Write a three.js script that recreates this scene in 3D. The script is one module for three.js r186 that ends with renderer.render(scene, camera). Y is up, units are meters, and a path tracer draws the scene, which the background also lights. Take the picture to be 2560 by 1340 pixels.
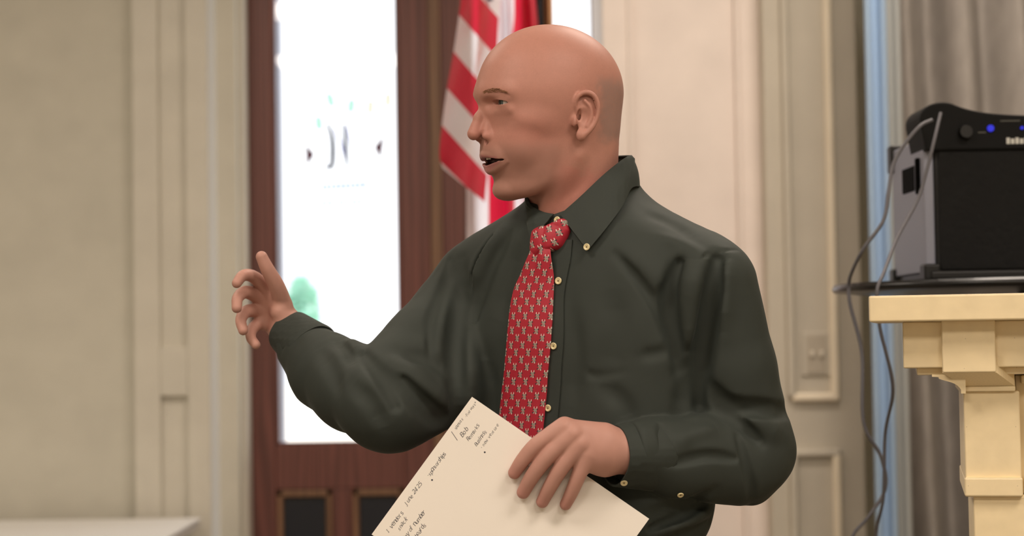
import * as THREE from 'three';
import { RoundedBoxGeometry } from 'three/addons/geometries/RoundedBoxGeometry.js';
import { mergeGeometries, mergeVertices, toCreasedNormals } from 'three/addons/utils/BufferGeometryUtils.js';
import { RectAreaLightUniformsLib } from 'three/addons/lights/RectAreaLightUniformsLib.js';
import { ImprovedNoise } from 'three/addons/math/ImprovedNoise.js';

// ---------- camera, sky, sun, exposure ----------
const scene = new THREE.Scene();
const FOCAL = 4650, EYE = 1.365, rad = THREE.MathUtils.degToRad;      // focal length in pixels of a 2560 x 1340 picture
const camera = new THREE.PerspectiveCamera(2 * THREE.MathUtils.radToDeg(Math.atan(670 / FOCAL)), 2560 / 1340, 0.05, 200);
camera.rotation.order = 'YXZ';
camera.position.set(0, EYE, 0);
camera.rotation.set(rad(2.1), 0, rad(-0.9));
camera.focus = 2.47;
camera.userData.fStop = 4.0;
camera.updateMatrixWorld(true);
scene.background = new THREE.Color().setRGB(0.78, 0.8, 0.83);            // bright hazy daylight
const renderer = new THREE.WebGLRenderer({ antialias: true });
renderer.toneMapping = THREE.LinearToneMapping;
renderer.toneMappingExposure = 2.3;
renderer.shadowMap.enabled = true;
RectAreaLightUniformsLib.init();
const sun = new THREE.DirectionalLight(0xfff4e6, 2);
sun.position.set(9, 12, -13);
sun.target.position.set(0, 0, -12);
sun.castShadow = true;
Object.assign(sun.shadow.camera, { left: -14, right: 14, top: 14, bottom: -14, near: 1, far: 60 });
scene.add(sun, sun.target);
// ---------- helpers ----------
const SURVEY = camera.matrixWorld.clone();                              // frame in which the figure was measured: x right, y up, z towards the lens
const V = (x, y, z) => new THREE.Vector3(x, y, z);
const C = (px, py, d) => [(px - 1280) / FOCAL * d, (670 - py) / FOCAL * d, -d];       // survey coordinates
const W = (px, py, d) => V(...C(px, py, d)).applyMatrix4(SURVEY);                       // world, at a distance
function P(px, py, z) {                                                                  // world, on the plane of that z
  const o = V(0, 0, 0).applyMatrix4(SURVEY), d = V(...C(px, py, 1)).applyMatrix4(SURVEY).sub(o);
  return o.addScaledVector(d, (z - o.z) / d.z);
}
const X = (px, z, py = 670) => P(px, py, z).x, Y = (py, z, px = 1280) => P(px, py, z).y;
let seed = 7;
const rnd = () => (seed = (seed * 16807) % 2147483647) / 2147483647;
const noise = new ImprovedNoise();
const fbm = (x, y, z) => noise.noise(x, y, z) + 0.5 * noise.noise(2 * x + 9, 2 * y, 2 * z) + 0.25 * noise.noise(4 * x, 4 * y + 5, 4 * z);
const clamp = (x, a, b) => x < a ? a : x > b ? b : x, mixn = (a, b, t) => a + (b - a) * t;
const sstep = (a, b, x) => { const t = clamp((x - a) / (b - a), 0, 1); return t * t * (3 - 2 * t); };
const taken = {};
const numbered = (n) => { const k = taken[n] = (taken[n] ?? -1) + 1; return k ? `${n}_${String(k).padStart(3, '0')}` : n; };
const mat = (color, roughness = 0.7, more = {}) => new THREE.MeshPhysicalMaterial({ color, roughness, ...more });
function obj(name, geo, m, parent) {
  const g = Array.isArray(geo) ? (geo.length > 1 ? mergeGeometries(geo.map((x) => { const y = x.index ? x.toNonIndexed() : x; for (const k of Object.keys(y.attributes)) if (!['position', 'normal', 'uv'].includes(k)) y.deleteAttribute(k); return y; })) : geo[0]) : geo;
  const o = new THREE.Mesh(g, m);
  o.castShadow = o.receiveShadow = true;
  if (parent) { o.name = name; parent.add(o); } else { o.name = numbered(name); scene.add(o); }
  return o;
}
function thing(name, label, category, pos = V(0, 0, 0), group) {
  const o = new THREE.Group(); o.name = numbered(name); o.position.copy(pos); scene.add(o);
  o.userData = { label, category }; if (group) o.userData.group = group;
  return o;
}
const tag = (o, label, category, group) => { Object.assign(o.userData, { label, category }); if (group) o.userData.group = group; return o; };
const struct = (o, label) => { o.userData.kind = 'structure'; if (label) o.userData.label = label; return o; };
function box(x0, x1, y0, y1, z0, z1, r = 0.004) {                        // box with softened edges between those planes, uv in metres
  const w = Math.abs(x1 - x0), h = Math.abs(y1 - y0), d = Math.abs(z1 - z0), rr = Math.min(r, w / 2.1, h / 2.1, d / 2.1);
  const g = rr > 0.0005 ? new RoundedBoxGeometry(w, h, d, 2, rr) : new THREE.BoxGeometry(w, h, d);
  g.translate((x0 + x1) / 2, (y0 + y1) / 2, (z0 + z1) / 2);
  const p = g.attributes.position, n = g.attributes.normal, uv = g.attributes.uv;
  for (let i = 0; i < p.count; i++) {
    const a = Math.abs(n.getX(i)), b = Math.abs(n.getY(i)), c = Math.abs(n.getZ(i));
    if (c >= a && c >= b) uv.setXY(i, p.getX(i), p.getY(i)); else if (a >= b) uv.setXY(i, p.getZ(i), p.getY(i)); else uv.setXY(i, p.getX(i), p.getZ(i));
  }
  return g;
}
const moveTo = (g, at) => g.translate(-at.x, -at.y, -at.z);             // geometry in world coordinates, into a group at that place
const tube = (pts, r, seg = 60, sides = 8) => new THREE.TubeGeometry(new THREE.CatmullRomCurve3(pts), seg, r, sides, false);
function texture(w, h, draw, srgb = true) {
  const c = document.createElement('canvas'); c.width = w; c.height = h; draw(c.getContext('2d'), w, h);
  const t = new THREE.CanvasTexture(c); t.wrapS = t.wrapT = THREE.RepeatWrapping; if (srgb) t.colorSpace = THREE.SRGBColorSpace; return t;
}
function dataTexture(n, f, srgb, rep = [1, 1]) {                         // f(u, v) -> [r, g, b] in 0..1
  const a = new Uint8Array(n * n * 4);
  for (let j = 0; j < n; j++) for (let i = 0; i < n; i++) { const c = f(i / n, j / n); for (let k = 0; k < 3; k++) a[(j * n + i) * 4 + k] = clamp(c[k] * 255, 0, 255); a[(j * n + i) * 4 + 3] = 255; }
  const t = new THREE.DataTexture(a, n, n); t.wrapS = t.wrapT = THREE.MirroredRepeatWrapping; t.magFilter = THREE.LinearFilter; t.minFilter = THREE.LinearFilter;
  if (srgb) t.colorSpace = THREE.SRGBColorSpace; t.repeat.set(...rep); t.needsUpdate = true; return t;
}
// grid of points (rows of [x, y, z]) as a sheet with thickness, optional uv per point
function sheet(rows, thick, uvs, closeU = false) {
  const nr = rows.length, nc = rows[0].length, nrm = [];
  const at = (i, j) => rows[clamp(i, 0, nr - 1)][closeU ? (j + nc) % nc : clamp(j, 0, nc - 1)];
  for (let i = 0; i < nr; i++) { nrm.push([]); for (let j = 0; j < nc; j++) {
    const a = at(i + 1, j), b = at(i - 1, j), c = at(i, j + 1), d = at(i, j - 1);
    nrm[i].push(V(c[0] - d[0], c[1] - d[1], c[2] - d[2]).cross(V(b[0] - a[0], b[1] - a[1], b[2] - a[2])).normalize());
  } }
  const pos = [], uv = [], idx = [];
  for (const s of thick ? [0, 1] : [0]) for (let i = 0; i < nr; i++) for (let j = 0; j < nc; j++) {
    const p = rows[i][j], n = nrm[i][j], o = s ? -thick : 0;
    pos.push(p[0] + n.x * o, p[1] + n.y * o, p[2] + n.z * o);
    uv.push(...(uvs ? uvs[i][j] : [j / (nc - 1), i / (nr - 1)]));
  }
  const N = nr * nc, id = (s, i, j) => s * N + i * nc + (closeU ? j % nc : j), mc = closeU ? nc : nc - 1;
  const quad = (a, b, c, d) => idx.push(a, b, c, a, c, d);
  for (let i = 0; i < nr - 1; i++) for (let j = 0; j < mc; j++) {
    quad(id(0, i, j), id(0, i + 1, j), id(0, i + 1, j + 1), id(0, i, j + 1));
    if (thick) quad(id(1, i, j), id(1, i, j + 1), id(1, i + 1, j + 1), id(1, i + 1, j));
  }
  if (thick) for (let j = 0; j < mc; j++) { quad(id(0, 0, j), id(0, 0, j + 1), id(1, 0, j + 1), id(1, 0, j)); quad(id(0, nr - 1, j), id(1, nr - 1, j), id(1, nr - 1, j + 1), id(0, nr - 1, j + 1)); }
  if (thick && !closeU) for (let i = 0; i < nr - 1; i++) { quad(id(0, i, 0), id(1, i, 0), id(1, i + 1, 0), id(0, i + 1, 0)); quad(id(0, i, nc - 1), id(0, i + 1, nc - 1), id(1, i + 1, nc - 1), id(1, i, nc - 1)); }
  const g = new THREE.BufferGeometry();
  g.setAttribute('position', new THREE.Float32BufferAttribute(pos, 3)); g.setAttribute('uv', new THREE.Float32BufferAttribute(uv, 2)); g.setIndex(idx);
  return toCreasedNormals(g, 1.0);
}
// ---------- implicit shapes ----------
const smin = (a, b, k) => { const h = Math.max(k - Math.abs(a - b), 0) / k; return Math.min(a, b) - h * h * k * 0.25; };
const smax = (a, b, k) => -smin(-a, -b, k);
function cap(x, y, z, a, b, ra, rb) {                                    // tapered capsule
  const ux = b[0] - a[0], uy = b[1] - a[1], uz = b[2] - a[2], px = x - a[0], py = y - a[1], pz = z - a[2];
  const t = clamp((px * ux + py * uy + pz * uz) / (ux * ux + uy * uy + uz * uz + 1e-12), 0, 1);
  const dx = px - ux * t, dy = py - uy * t, dz = pz - uz * t;
  return Math.sqrt(dx * dx + dy * dy + dz * dz) - (ra + (rb - ra) * t);
}
function ell(x, y, z, c, r) {                                            // ellipsoid
  const ax = (x - c[0]) / r[0], ay = (y - c[1]) / r[1], az = (z - c[2]) / r[2], k0 = Math.sqrt(ax * ax + ay * ay + az * az);
  const bx = ax / r[0], by = ay / r[1], bz = az / r[2], k1 = Math.sqrt(bx * bx + by * by + bz * bz);
  return k1 < 1e-9 ? -Math.min(r[0], r[1], r[2]) : k0 * (k0 - 1) / k1;
}
function chain(x, y, z, pts, k) {                                        // pts: [[x, y, z], r]
  let d = 1e9;
  for (let i = 0; i < pts.length - 1; i++) { const e = cap(x, y, z, pts[i][0], pts[i + 1][0], pts[i][1], pts[i + 1][1]); d = k ? smin(d, e, k) : Math.min(d, e); }
  return d;
}
function table(rows, key) {                                              // smooth lookup in rows [key, v1, v2, ...]
  let i = 0; while (i < rows.length - 2 && key > rows[i + 1][0]) i++;
  const a = rows[Math.max(i - 1, 0)], b = rows[i], c = rows[i + 1], d = rows[Math.min(i + 2, rows.length - 1)], t = clamp((key - b[0]) / (c[0] - b[0]), 0, 1);
  const out = [];
  for (let k = 1; k < b.length; k++) {
    const m0 = (c[k] - a[k]) / Math.max(c[0] - a[0], 1e-9) * (c[0] - b[0]), m1 = (d[k] - b[k]) / Math.max(d[0] - b[0], 1e-9) * (c[0] - b[0]), t2 = t * t, t3 = t2 * t;
    out.push((2 * t3 - 3 * t2 + 1) * b[k] + (t3 - 2 * t2 + t) * m0 + (-2 * t3 + 3 * t2) * c[k] + (t3 - t2) * m1);
  }
  return out;
}
function surface(sdf, lo, hi, cell, B = 6) {                             // surface nets over the field, with field normals
  const n = [0, 1, 2].map((k) => Math.ceil((hi[k] - lo[k]) / cell / B) * B), [nx, ny, nz] = n, sx = nx + 1, sy = ny + 1;
  const f = new Float32Array(sx * sy * (nz + 1)).fill(1), reach = 0.9 * B * cell * 1.35;
  for (let bz = 0; bz <= nz; bz += B) for (let by = 0; by <= ny; by += B) for (let bx = 0; bx <= nx; bx += B) {
    const c = sdf(lo[0] + (bx + B / 2) * cell, lo[1] + (by + B / 2) * cell, lo[2] + (bz + B / 2) * cell), far = Math.abs(c) > reach;
    for (let z = bz; z < Math.min(bz + B, nz + 1); z++) for (let y = by; y < Math.min(by + B, ny + 1); y++) for (let x = bx; x < Math.min(bx + B, nx + 1); x++)
      f[(z * sy + y) * sx + x] = far ? c : sdf(lo[0] + x * cell, lo[1] + y * cell, lo[2] + z * cell);
  }
  const id = new Int32Array(sx * sy * (nz + 1)).fill(-1), pos = [], nor = [], idx = [], e = cell * 0.4;
  const corner = []; for (let k = 0; k < 8; k++) corner.push([k & 1, k >> 1 & 1, k >> 2 & 1]);
  const edges = []; for (let a = 0; a < 8; a++) for (const m of [1, 2, 4]) if (!(a & m)) edges.push([a, a | m]);
  for (let z = 0; z < nz; z++) for (let y = 0; y < ny; y++) for (let x = 0; x < nx; x++) {
    const at = (z * sy + y) * sx + x, v = [f[at], f[at + 1], f[at + sx], f[at + sx + 1], f[at + sx * sy], f[at + sx * sy + 1], f[at + sx * sy + sx], f[at + sx * sy + sx + 1]];
    let m = 0; for (let k = 0; k < 8; k++) if (v[k] < 0) m |= 1 << k;
    if (m === 0 || m === 255) continue;
    let px = 0, py = 0, pz = 0, c = 0;
    for (const [a, b] of edges) if ((v[a] < 0) !== (v[b] < 0)) { const t = v[a] / (v[a] - v[b]), A = corner[a], Q = corner[b]; px += A[0] + (Q[0] - A[0]) * t; py += A[1] + (Q[1] - A[1]) * t; pz += A[2] + (Q[2] - A[2]) * t; c++; }
    let wx = lo[0] + (x + px / c) * cell, wy = lo[1] + (y + py / c) * cell, wz = lo[2] + (z + pz / c) * cell, gx, gy, gz;
    for (let it = 0; it < 2; it++) {
      gx = sdf(wx + e, wy, wz) - sdf(wx - e, wy, wz); gy = sdf(wx, wy + e, wz) - sdf(wx, wy - e, wz); gz = sdf(wx, wy, wz + e) - sdf(wx, wy, wz - e);
      const l = Math.hypot(gx, gy, gz) || 1; gx /= l; gy /= l; gz /= l;
      if (it === 0) { const d = clamp(sdf(wx, wy, wz) / Math.max(l / (2 * e), 0.4), -cell * 0.6, cell * 0.6); wx -= gx * d; wy -= gy * d; wz -= gz * d; }
    }
    id[at] = pos.length / 3; pos.push(wx, wy, wz); nor.push(gx, gy, gz);
  }
  const step = [1, sx, sx * sy];
  for (let z = 1; z < nz; z++) for (let y = 1; y < ny; y++) for (let x = 1; x < nx; x++) {
    const at = (z * sy + y) * sx + x;
    for (let k = 0; k < 3; k++) {
      const a = f[at] < 0, b = f[at + step[k]] < 0; if (a === b) continue;
      const u = step[(k + 1) % 3], v = step[(k + 2) % 3], q = [id[at - u - v], id[at - v], id[at], id[at - u]];
      if (q.some((i) => i < 0)) continue;
      if (!a) q.reverse();
      idx.push(q[0], q[1], q[2], q[0], q[2], q[3]);
    }
  }
  const g = new THREE.BufferGeometry();
  g.setAttribute('position', new THREE.Float32BufferAttribute(pos, 3)); g.setAttribute('normal', new THREE.Float32BufferAttribute(nor, 3)); g.setIndex(idx);
  return g;
}
function hit(sdf, px, py, from = 1.9, to = 3.2) {                        // where the ray through a surveyed point meets the field
  const dx = (px - 1280) / FOCAL, dy = (670 - py) / FOCAL;
  for (let t = from; t < to;) { const d = sdf(dx * t, dy * t, -t); if (d < 2e-4) return [dx * t, dy * t, -t]; t += Math.max(d * 0.7, 2e-4); }
  return null;
}
// ---------- room ----------
const ZB = -6.4, ZD = -6.58, ZR = -5.7, ROOM = { x0: -4.4, x1: 4.4, z1: 3.4, top: 3.6 };
const grain = (scale, amp) => dataTexture(256, (u, v) => { const n = 1 - amp * 0.5 + amp * 0.5 * fbm(u * scale, v * scale, 3.3); return [n, n, n]; }, true, [0.7, 0.7]);
const wallNoise = grain(9, 0.05);
const bumpNoise = dataTexture(256, (u, v) => { const n = 0.5 + 0.35 * fbm(u * 30, v * 30, 1.7); return [n, n, n]; }, false, [2.5, 2.5]);
const M = {
  wall: mat(0xd8d4c5, 0.75, { map: wallNoise, bumpMap: bumpNoise, bumpScale: 0.0006 }),
  trim: mat(0xddd8ca, 0.45, { map: wallNoise }),
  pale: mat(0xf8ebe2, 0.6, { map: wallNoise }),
  greige: mat(0xd0c8b8, 0.6, { map: wallNoise, bumpMap: bumpNoise, bumpScale: 0.0004 }),  // darker tone carries the shade of the pier face turned from the light
  cream: mat(0xfff2da, 0.5, { map: wallNoise }),  // for the lit pier mouldings, their highlight put into the colour
  ceiling: mat(0xf1ebdf, 0.9), floor: null,
  black: mat(0x0b0b0c, 0.5), matt: mat(0x050505, 0.9, { specularIntensity: 0.2 }), blackGloss: mat(0x0d0d0e, 0.3), steel: mat(0x8c8c90, 0.35, { metalness: 0.9 }),
};
const woodTex = dataTexture(256, (u, v) => { const r = Math.sin((u * 26 + 1.6 * fbm(u * 5, v * 1.2, 2)) * 6.28) * 0.5 + 0.5, n = 0.78 + 0.2 * r + 0.1 * fbm(u * 60, v * 4, 5); return [n, n * 0.97, n * 0.95]; }, true, [1.6, 0.5]);
const M_door = mat(0x7d4f48, 0.42, { map: woodTex }), M_astragal = mat(0x8c6b52, 0.45, { map: woodTex }), M_doorPanel = mat(0x1d2029, 0.35);
const M_floor = mat(0x9a8f80, 0.8, { map: grain(40, 0.3) });
const all = (g, x0, x1, y0, y1, z0, z1, m, n, r) => obj(n, box(x0, x1, y0, y1, z0, z1, r), m, g);

struct(obj('floor', box(ROOM.x0 - 0.2, ROOM.x1 + 0.2, -0.15, 0, ZB - 0.35, ROOM.z1 + 0.2, 0), M_floor));
struct(obj('ceiling', box(ROOM.x0 - 0.2, ROOM.x1 + 0.2, ROOM.top, ROOM.top + 0.2, ZB - 0.35, ROOM.z1 + 0.2, 0), M.ceiling));
struct(obj('wall_left', box(ROOM.x0 - 0.2, ROOM.x0, 0, ROOM.top, ZB - 0.35, ROOM.z1 + 0.2, 0), M.wall));
struct(obj('wall_right', box(ROOM.x1, ROOM.x1 + 0.2, 0, ROOM.top, ZB - 0.35, ROOM.z1 + 0.2, 0), M.wall));
struct(obj('wall_front', box(ROOM.x0, ROOM.x1, 0, ROOM.top, ROOM.z1, ROOM.z1 + 0.2, 0), M.wall));
const JL = X(612, ZD), JR = X(1566, ZD), HEAD = 2.95;                    // door opening
struct(obj('wall_back', [box(ROOM.x0, JL, 0, ROOM.top, ZB, ZB - 0.35, 0), box(JR, ROOM.x1, 0, ROOM.top, ZB, ZB - 0.35, 0), box(JL, JR, HEAD, ROOM.top, ZB, ZB - 0.35, 0)], M.wall));
{ // panelled pilaster left of the door
  const z = ZB + 0.045, a = X(333, z), b = X(398, z), c = X(466, z), d = X(522, z), y1 = Y(868, z, 430), y2 = Y(990, z, 430), g = struct(new THREE.Group(), 'cream panelled pilaster left of the dark door');
  g.name = 'trim_1'; scene.add(g);
  all(g, a, b, 0, ROOM.top, ZB, z, M.trim, 'stile'); all(g, c, d, 0, ROOM.top, ZB, z, M.trim, 'stile');
  all(g, b, c, y2, y1, ZB, z, M.trim, 'rail'); all(g, b, c, 0, 0.25, ZB, z, M.trim, 'rail');
  all(g, b, c, y1, ROOM.top, ZB, z - 0.028, M.trim, 'panel', 0); all(g, b, c, 0.25, y2, ZB, z - 0.028, M.trim, 'panel', 0);
}
{ // casing of the door
  const g = struct(new THREE.Group(), 'cream casing round the dark double door'); g.name = 'trim_2'; scene.add(g);
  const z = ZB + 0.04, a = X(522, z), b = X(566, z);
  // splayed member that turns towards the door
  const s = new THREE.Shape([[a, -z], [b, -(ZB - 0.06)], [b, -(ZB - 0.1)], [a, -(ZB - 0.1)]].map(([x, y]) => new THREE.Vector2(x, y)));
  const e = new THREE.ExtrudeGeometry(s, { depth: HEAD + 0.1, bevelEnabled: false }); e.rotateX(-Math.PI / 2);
  obj('jamb', e, mat(0xe9eef0, 0.4), g);  // cool white stands in for daylight falling on the splay
  all(g, b, X(613, ZB - 0.06), 0, HEAD, ZB - 0.06, ZD - 0.12, M.trim, 'jamb');
  all(g, JL, JR, HEAD, HEAD + 0.1, ZB, ZB + 0.03, M.trim, 'head_casing');
}
function doorLeaf(name, label, x0, px) {                                  // x0: hinge side; px: edges of glass and stiles, surveyed
  const g = struct(new THREE.Group(), label); g.name = name; g.position.set(x0, 0, ZD); scene.add(g);
  const [s0, g0, g1, s1] = px.map((p) => X(p, ZD) - x0), yg = Y(1112, ZD, 850), yr = Y(1222, ZD, 850), top = HEAD - 0.02, T = -0.045;
  const add = (n, a, b, c, d, z0, z1, m, r) => all(g, a, b, c, d, z0, z1, m, n, r);
  add('stile', s0, g0, 0.01, top, 0, T, M_door); add('stile', g1, s1, 0.01, top, 0, T, M_door);
  add('rail', g0, g1, top - 0.14, top, 0, T, M_door); add('rail', g0, g1, yr, yg, 0, T, M_door); add('rail', g0, g1, 0.01, 0.24, 0, T, M_door);
  const m = (g0 + g1) / 2 + 0.006; add('rail', m - 0.035, m + 0.035, 0.24, yr, 0, T, M_door);
  for (const [a, b] of [[g0, m - 0.035], [m + 0.035, g1]]) {
    const p = add('panel', a, b, 0.24, yr, -0.022, -0.034, M_doorPanel, 0);
    for (const q of [[a, a + 0.024, 0.24, yr], [b - 0.024, b, 0.24, yr], [a, b, yr - 0.028, yr], [a, b, 0.24, 0.264]]) obj('moulding', box(q[0], q[1], q[2], q[3], -0.004, -0.024, 0.006), M_astragal, p);
  }
  const pane = add('pane', g0, g1, yg, top - 0.14, -0.02, -0.026, mat(0xffffff, 0.02, { transmission: 1, ior: 1.45, thickness: 0 }), 0);
  for (const q of [[g0, g0 + 0.014, yg, top - 0.14], [g1 - 0.014, g1, yg, top - 0.14], [g0, g1, yg, yg + 0.012]]) add('glazing_bead', q[0], q[1], q[2], q[3], -0.004, -0.02, M_door, 0.003);
  return { g, pane };
}
const leaf1 = doorLeaf('door_1', 'dark stained door leaf with tall glass pane and printed emblem', X(614, ZD), [614, 684, 1004, 1086]);
all(leaf1.g, X(1078, ZD) - X(614, ZD), X(1108, ZD) - X(614, ZD), 0.01, HEAD - 0.02, 0, 0.022, M_astragal, 'astragal');
const leaf2 = doorLeaf('door_2', 'dark stained door leaf behind the striped flag', X(1088, ZD), [1088, 1180, 1496, 1562]);
{ // emblem and lettering on the glass, printed on the outside and so seen reversed
  const z = 0.001 - 0.02, ox = X(614, ZD), q = (px, py) => { const p = P(px, py, ZD + z); return V(p.x - ox, p.y, z); };
  const film = (r, g, b) => mat(new THREE.Color().setRGB(r, g, b), 0.1, { transmission: 1, thickness: 0, ior: 1.1 });
  const dark = film(0.12, 0.12, 0.16), maroon = film(0.2, 0.02, 0.07), lilac = film(0.62, 0.62, 0.72), green = film(0.6, 0.76, 0.68), sand = film(0.76, 0.74, 0.66), blue = film(0.48, 0.56, 0.64);
  const stroke = (n, pts, w, m) => {                                       // ribbon through surveyed points
    const c = new THREE.CatmullRomCurve3(pts.map((p) => q(...p))).getPoints(20), rows = c.map((p, i) => { const t = c[Math.min(i + 1, 20)].clone().sub(c[Math.max(i - 1, 0)]).normalize(), k = w * (0.35 + 0.65 * Math.sin(Math.PI * (i + 2) / 24)); return [[p.x + t.y * k, p.y - t.x * k, p.z], [p.x - t.y * k, p.y + t.x * k, p.z]]; });
    return obj(n, sheet(rows, 0.0006), m, leaf1.g);
  };
  const poly = (n, pts, m) => { const s = new THREE.Shape(pts.map((p) => { const v = q(...p); return new THREE.Vector2(v.x, v.y); })); const e = new THREE.ExtrudeGeometry(s, { depth: 0.0006, bevelEnabled: false }); e.translate(0, 0, z); return obj(n, e, m, leaf1.g); };
  stroke('letter_stroke', [[818, 308], [829, 340], [832, 380], [827, 418], [812, 416]], 0.009, dark);
  stroke('letter_stroke', [[860, 308], [863, 345], [865, 380], [868, 418]], 0.008, dark);
  stroke('letter_stroke', [[836, 318], [848, 350], [864, 400]], 0.005, lilac);
  stroke('letter_stroke', [[866, 314], [880, 360], [894, 405], [912, 405]], 0.005, lilac);
  poly('triangle_mark', [[764, 360], [786, 386], [767, 416]], maroon); poly('triangle_mark', [[960, 338], [936, 368], [952, 398]], maroon);
  for (const [x, y, t, m] of [[797, 308, 0.1, green], [826, 250, 0.25, green], [878, 265, -0.1, green], [926, 268, -0.05, sand], [970, 250, 0, sand]]) {
    const r = [], w = 10, h = 22; for (let i = 0; i < 12; i++) { const a = i / 12 * 6.283; r.push([x + w * Math.cos(a) + t * h * Math.sin(a), y + h * Math.sin(a) * (1 + 0.2 * Math.cos(2 * a))]); }
    poly('petal_mark', r, m);
  }
  const words = (n, x0, x1, y, h, skew) => { const gs = []; let x = x0; while (x < x1) { const w = 5 + 6 * rnd(), a = q(x, y + skew * (x - x0)), b = q(x + w, y + h + skew * (x - x0)); gs.push(box(a.x, b.x, b.y, a.y, z, z + 0.0006, 0)); x += w + 3 + (rnd() > 0.8 ? 5 : 0); } return obj(n, gs, blue, leaf1.g); };
  words('lettering', 790, 932, 462, 14, -0.06); words('lettering', 800, 905, 503, 11, -0.04);
}
{ // projecting wall right of the door, and a pier with its shade painted greige
  const z = ZR, a = X(1516, z), b = X(1916, z), g = struct(new THREE.Group(), 'pale panelled wall behind the speaking man'); g.name = 'wall_inner'; scene.add(g);
  all(g, a, b, 0, ROOM.top, z, ZB, M.pale, 'wall_core', 0.002);
  const p0 = X(1583, z), p1 = X(1852, z);
  for (const [x0, x1] of [[a, p0], [p1, b]]) all(g, x0, x1, 0, ROOM.top, z, z + 0.012, M.pale, 'stile', 0.003);
  for (const x of [p0, p1]) all(g, x - 0.008, x + 0.008, 0.3, 2.9, z + 0.005, z + 0.02, M.pale, 'moulding', 0.006);
  all(g, p0, p1, 0, 0.3, z, z + 0.012, M.pale, 'rail', 0.003);
  const h = struct(new THREE.Group(), 'panelled pier, shade painted in greige, between pale wall and curtain'); h.name = 'trim_3'; scene.add(h);
  const zz = ZR + 0.1, c = X(1918, zz), d = X(2152, zz), m0 = X(1972, zz), m1 = X(2080, zz), yu = Y(993, zz, 2040), yl = Y(1132, zz, 2040);
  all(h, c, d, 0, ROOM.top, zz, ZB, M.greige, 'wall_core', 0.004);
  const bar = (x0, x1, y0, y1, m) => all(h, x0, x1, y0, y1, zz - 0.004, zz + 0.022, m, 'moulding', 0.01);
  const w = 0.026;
  bar(m0 - w / 2, m0 + w / 2, yu, 3.0, M.greige); bar(m1 - w / 2, m1 + w / 2, yu, 3.0, M.cream); bar(m0, m1 + w / 2, yu - w / 2, yu + w / 2, M.cream);  // cream bars have the light on them painted in, greige bars do not
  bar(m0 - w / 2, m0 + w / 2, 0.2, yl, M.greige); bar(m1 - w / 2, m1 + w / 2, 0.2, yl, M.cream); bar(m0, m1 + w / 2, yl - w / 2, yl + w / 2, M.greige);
  const s = thing('light_switch', 'greige double light switch plate on the panelled pier', 'switch', P(2040, 885, zz));
  const sc = 1 / 822 / 1.03; obj('plate', box(-38 * sc, 38 * sc, -56 * sc, 56 * sc, 0, 0.008, 0.004), M.greige, s);
  obj('face_plate', box(-24 * sc, 24 * sc, -48 * sc, 48 * sc, 0.008, 0.011, 0.002), mat(0xc0b6a5, 0.4), s);
  for (const k of [-1, 1]) obj('toggle', box(k * 12 * sc - 5 * sc, k * 12 * sc + 5 * sc, -6 * sc, 8 * sc, 0.011, 0.022, 0.003), mat(0xe8e0d0, 0.4), s);
}
// outside
struct(obj('ground', box(-30, 30, -0.4, -0.12, ZB - 0.36, -60, 0), mat(0xd8d4cc, 0.9)));
{
  const at = P(697, 670, -8.2), t = thing('porch_post', 'pale square porch post outside the door glass', 'post', V(at.x, -0.12, at.z));
  obj('shaft', box(-0.022, 0.022, 0.12, 3.2, -0.03, 0.03), mat(0x8d93a6, 0.6), t); obj('base', box(-0.04, 0.04, 0, 0.12, -0.045, 0.045), mat(0x8d93a6, 0.6), t); obj('capital', box(-0.04, 0.04, 3.2, 3.3, -0.045, 0.045), mat(0x8d93a6, 0.6), t);
  const s = thing('tree', 'pale green small tree seen through the door glass', 'tree', V(P(757, 760, -55).x, -0.12, -55));
  const leaf = new THREE.SphereGeometry(1, 6, 4), gs = [];
  for (let i = 0; i < 420; i++) { const a = rnd() * 6.28, b = Math.acos(2 * rnd() - 1), r = Math.cbrt(rnd()), l = leaf.clone(); l.scale(0.16, 0.03, 0.09); l.rotateX(rnd() * 6); l.rotateY(rnd() * 6); l.translate(0.5 * r * Math.sin(b) * Math.cos(a), 2.3 + 1.1 * r * Math.cos(b), 0.5 * r * Math.sin(b) * Math.sin(a)); gs.push(l); }
  obj('foliage', gs, mat(0x93cdb8, 0.8), s).userData.kind = 'stuff'; obj('trunk', new THREE.CylinderGeometry(0.05, 0.09, 2, 8).translate(0, 1, 0), mat(0x8a7a66, 0.9), s);
}
// ceiling lights
const WARM = new THREE.Color().setRGB(1, 0.87, 0.75);
function ceilingLight(x, z, w, d, I, label) {
  const t = thing('ceiling_light', label, 'lamp', V(x, ROOM.top, z));
  obj('frame', box(-w / 2 - 0.03, w / 2 + 0.03, -0.05, 0, -d / 2 - 0.03, d / 2 + 0.03), mat(0xf0ece2, 0.5), t);
  obj('diffuser', box(-w / 2, w / 2, -0.058, -0.05, -d / 2, d / 2, 0), mat(0xffffff, 0.6, { emissive: WARM, emissiveIntensity: 1.2 }), t);
  const l = new THREE.RectAreaLight(WARM, I, w, d); l.position.set(x, ROOM.top - 0.065, z); l.lookAt(x, 0, z); l.name = 'ceiling_lamp'; scene.add(l);
}
ceilingLight(-1.5, -1.0, 1.2, 0.6, 8, 'warm ceiling panel above and left of the speaking man');
ceilingLight(1.5, -1.0, 1.2, 0.6, 8, 'warm ceiling panel above the lectern');
ceilingLight(-1.2, 1.3, 1.2, 0.6, 9, 'warm ceiling panel over the audience, left of two');
ceilingLight(1.2, 1.3, 1.2, 0.6, 9, 'warm ceiling panel over the audience, right of two');
ceilingLight(1.1, -4.0, 1.2, 0.6, 8, 'warm ceiling panel before the pale wall');
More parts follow.
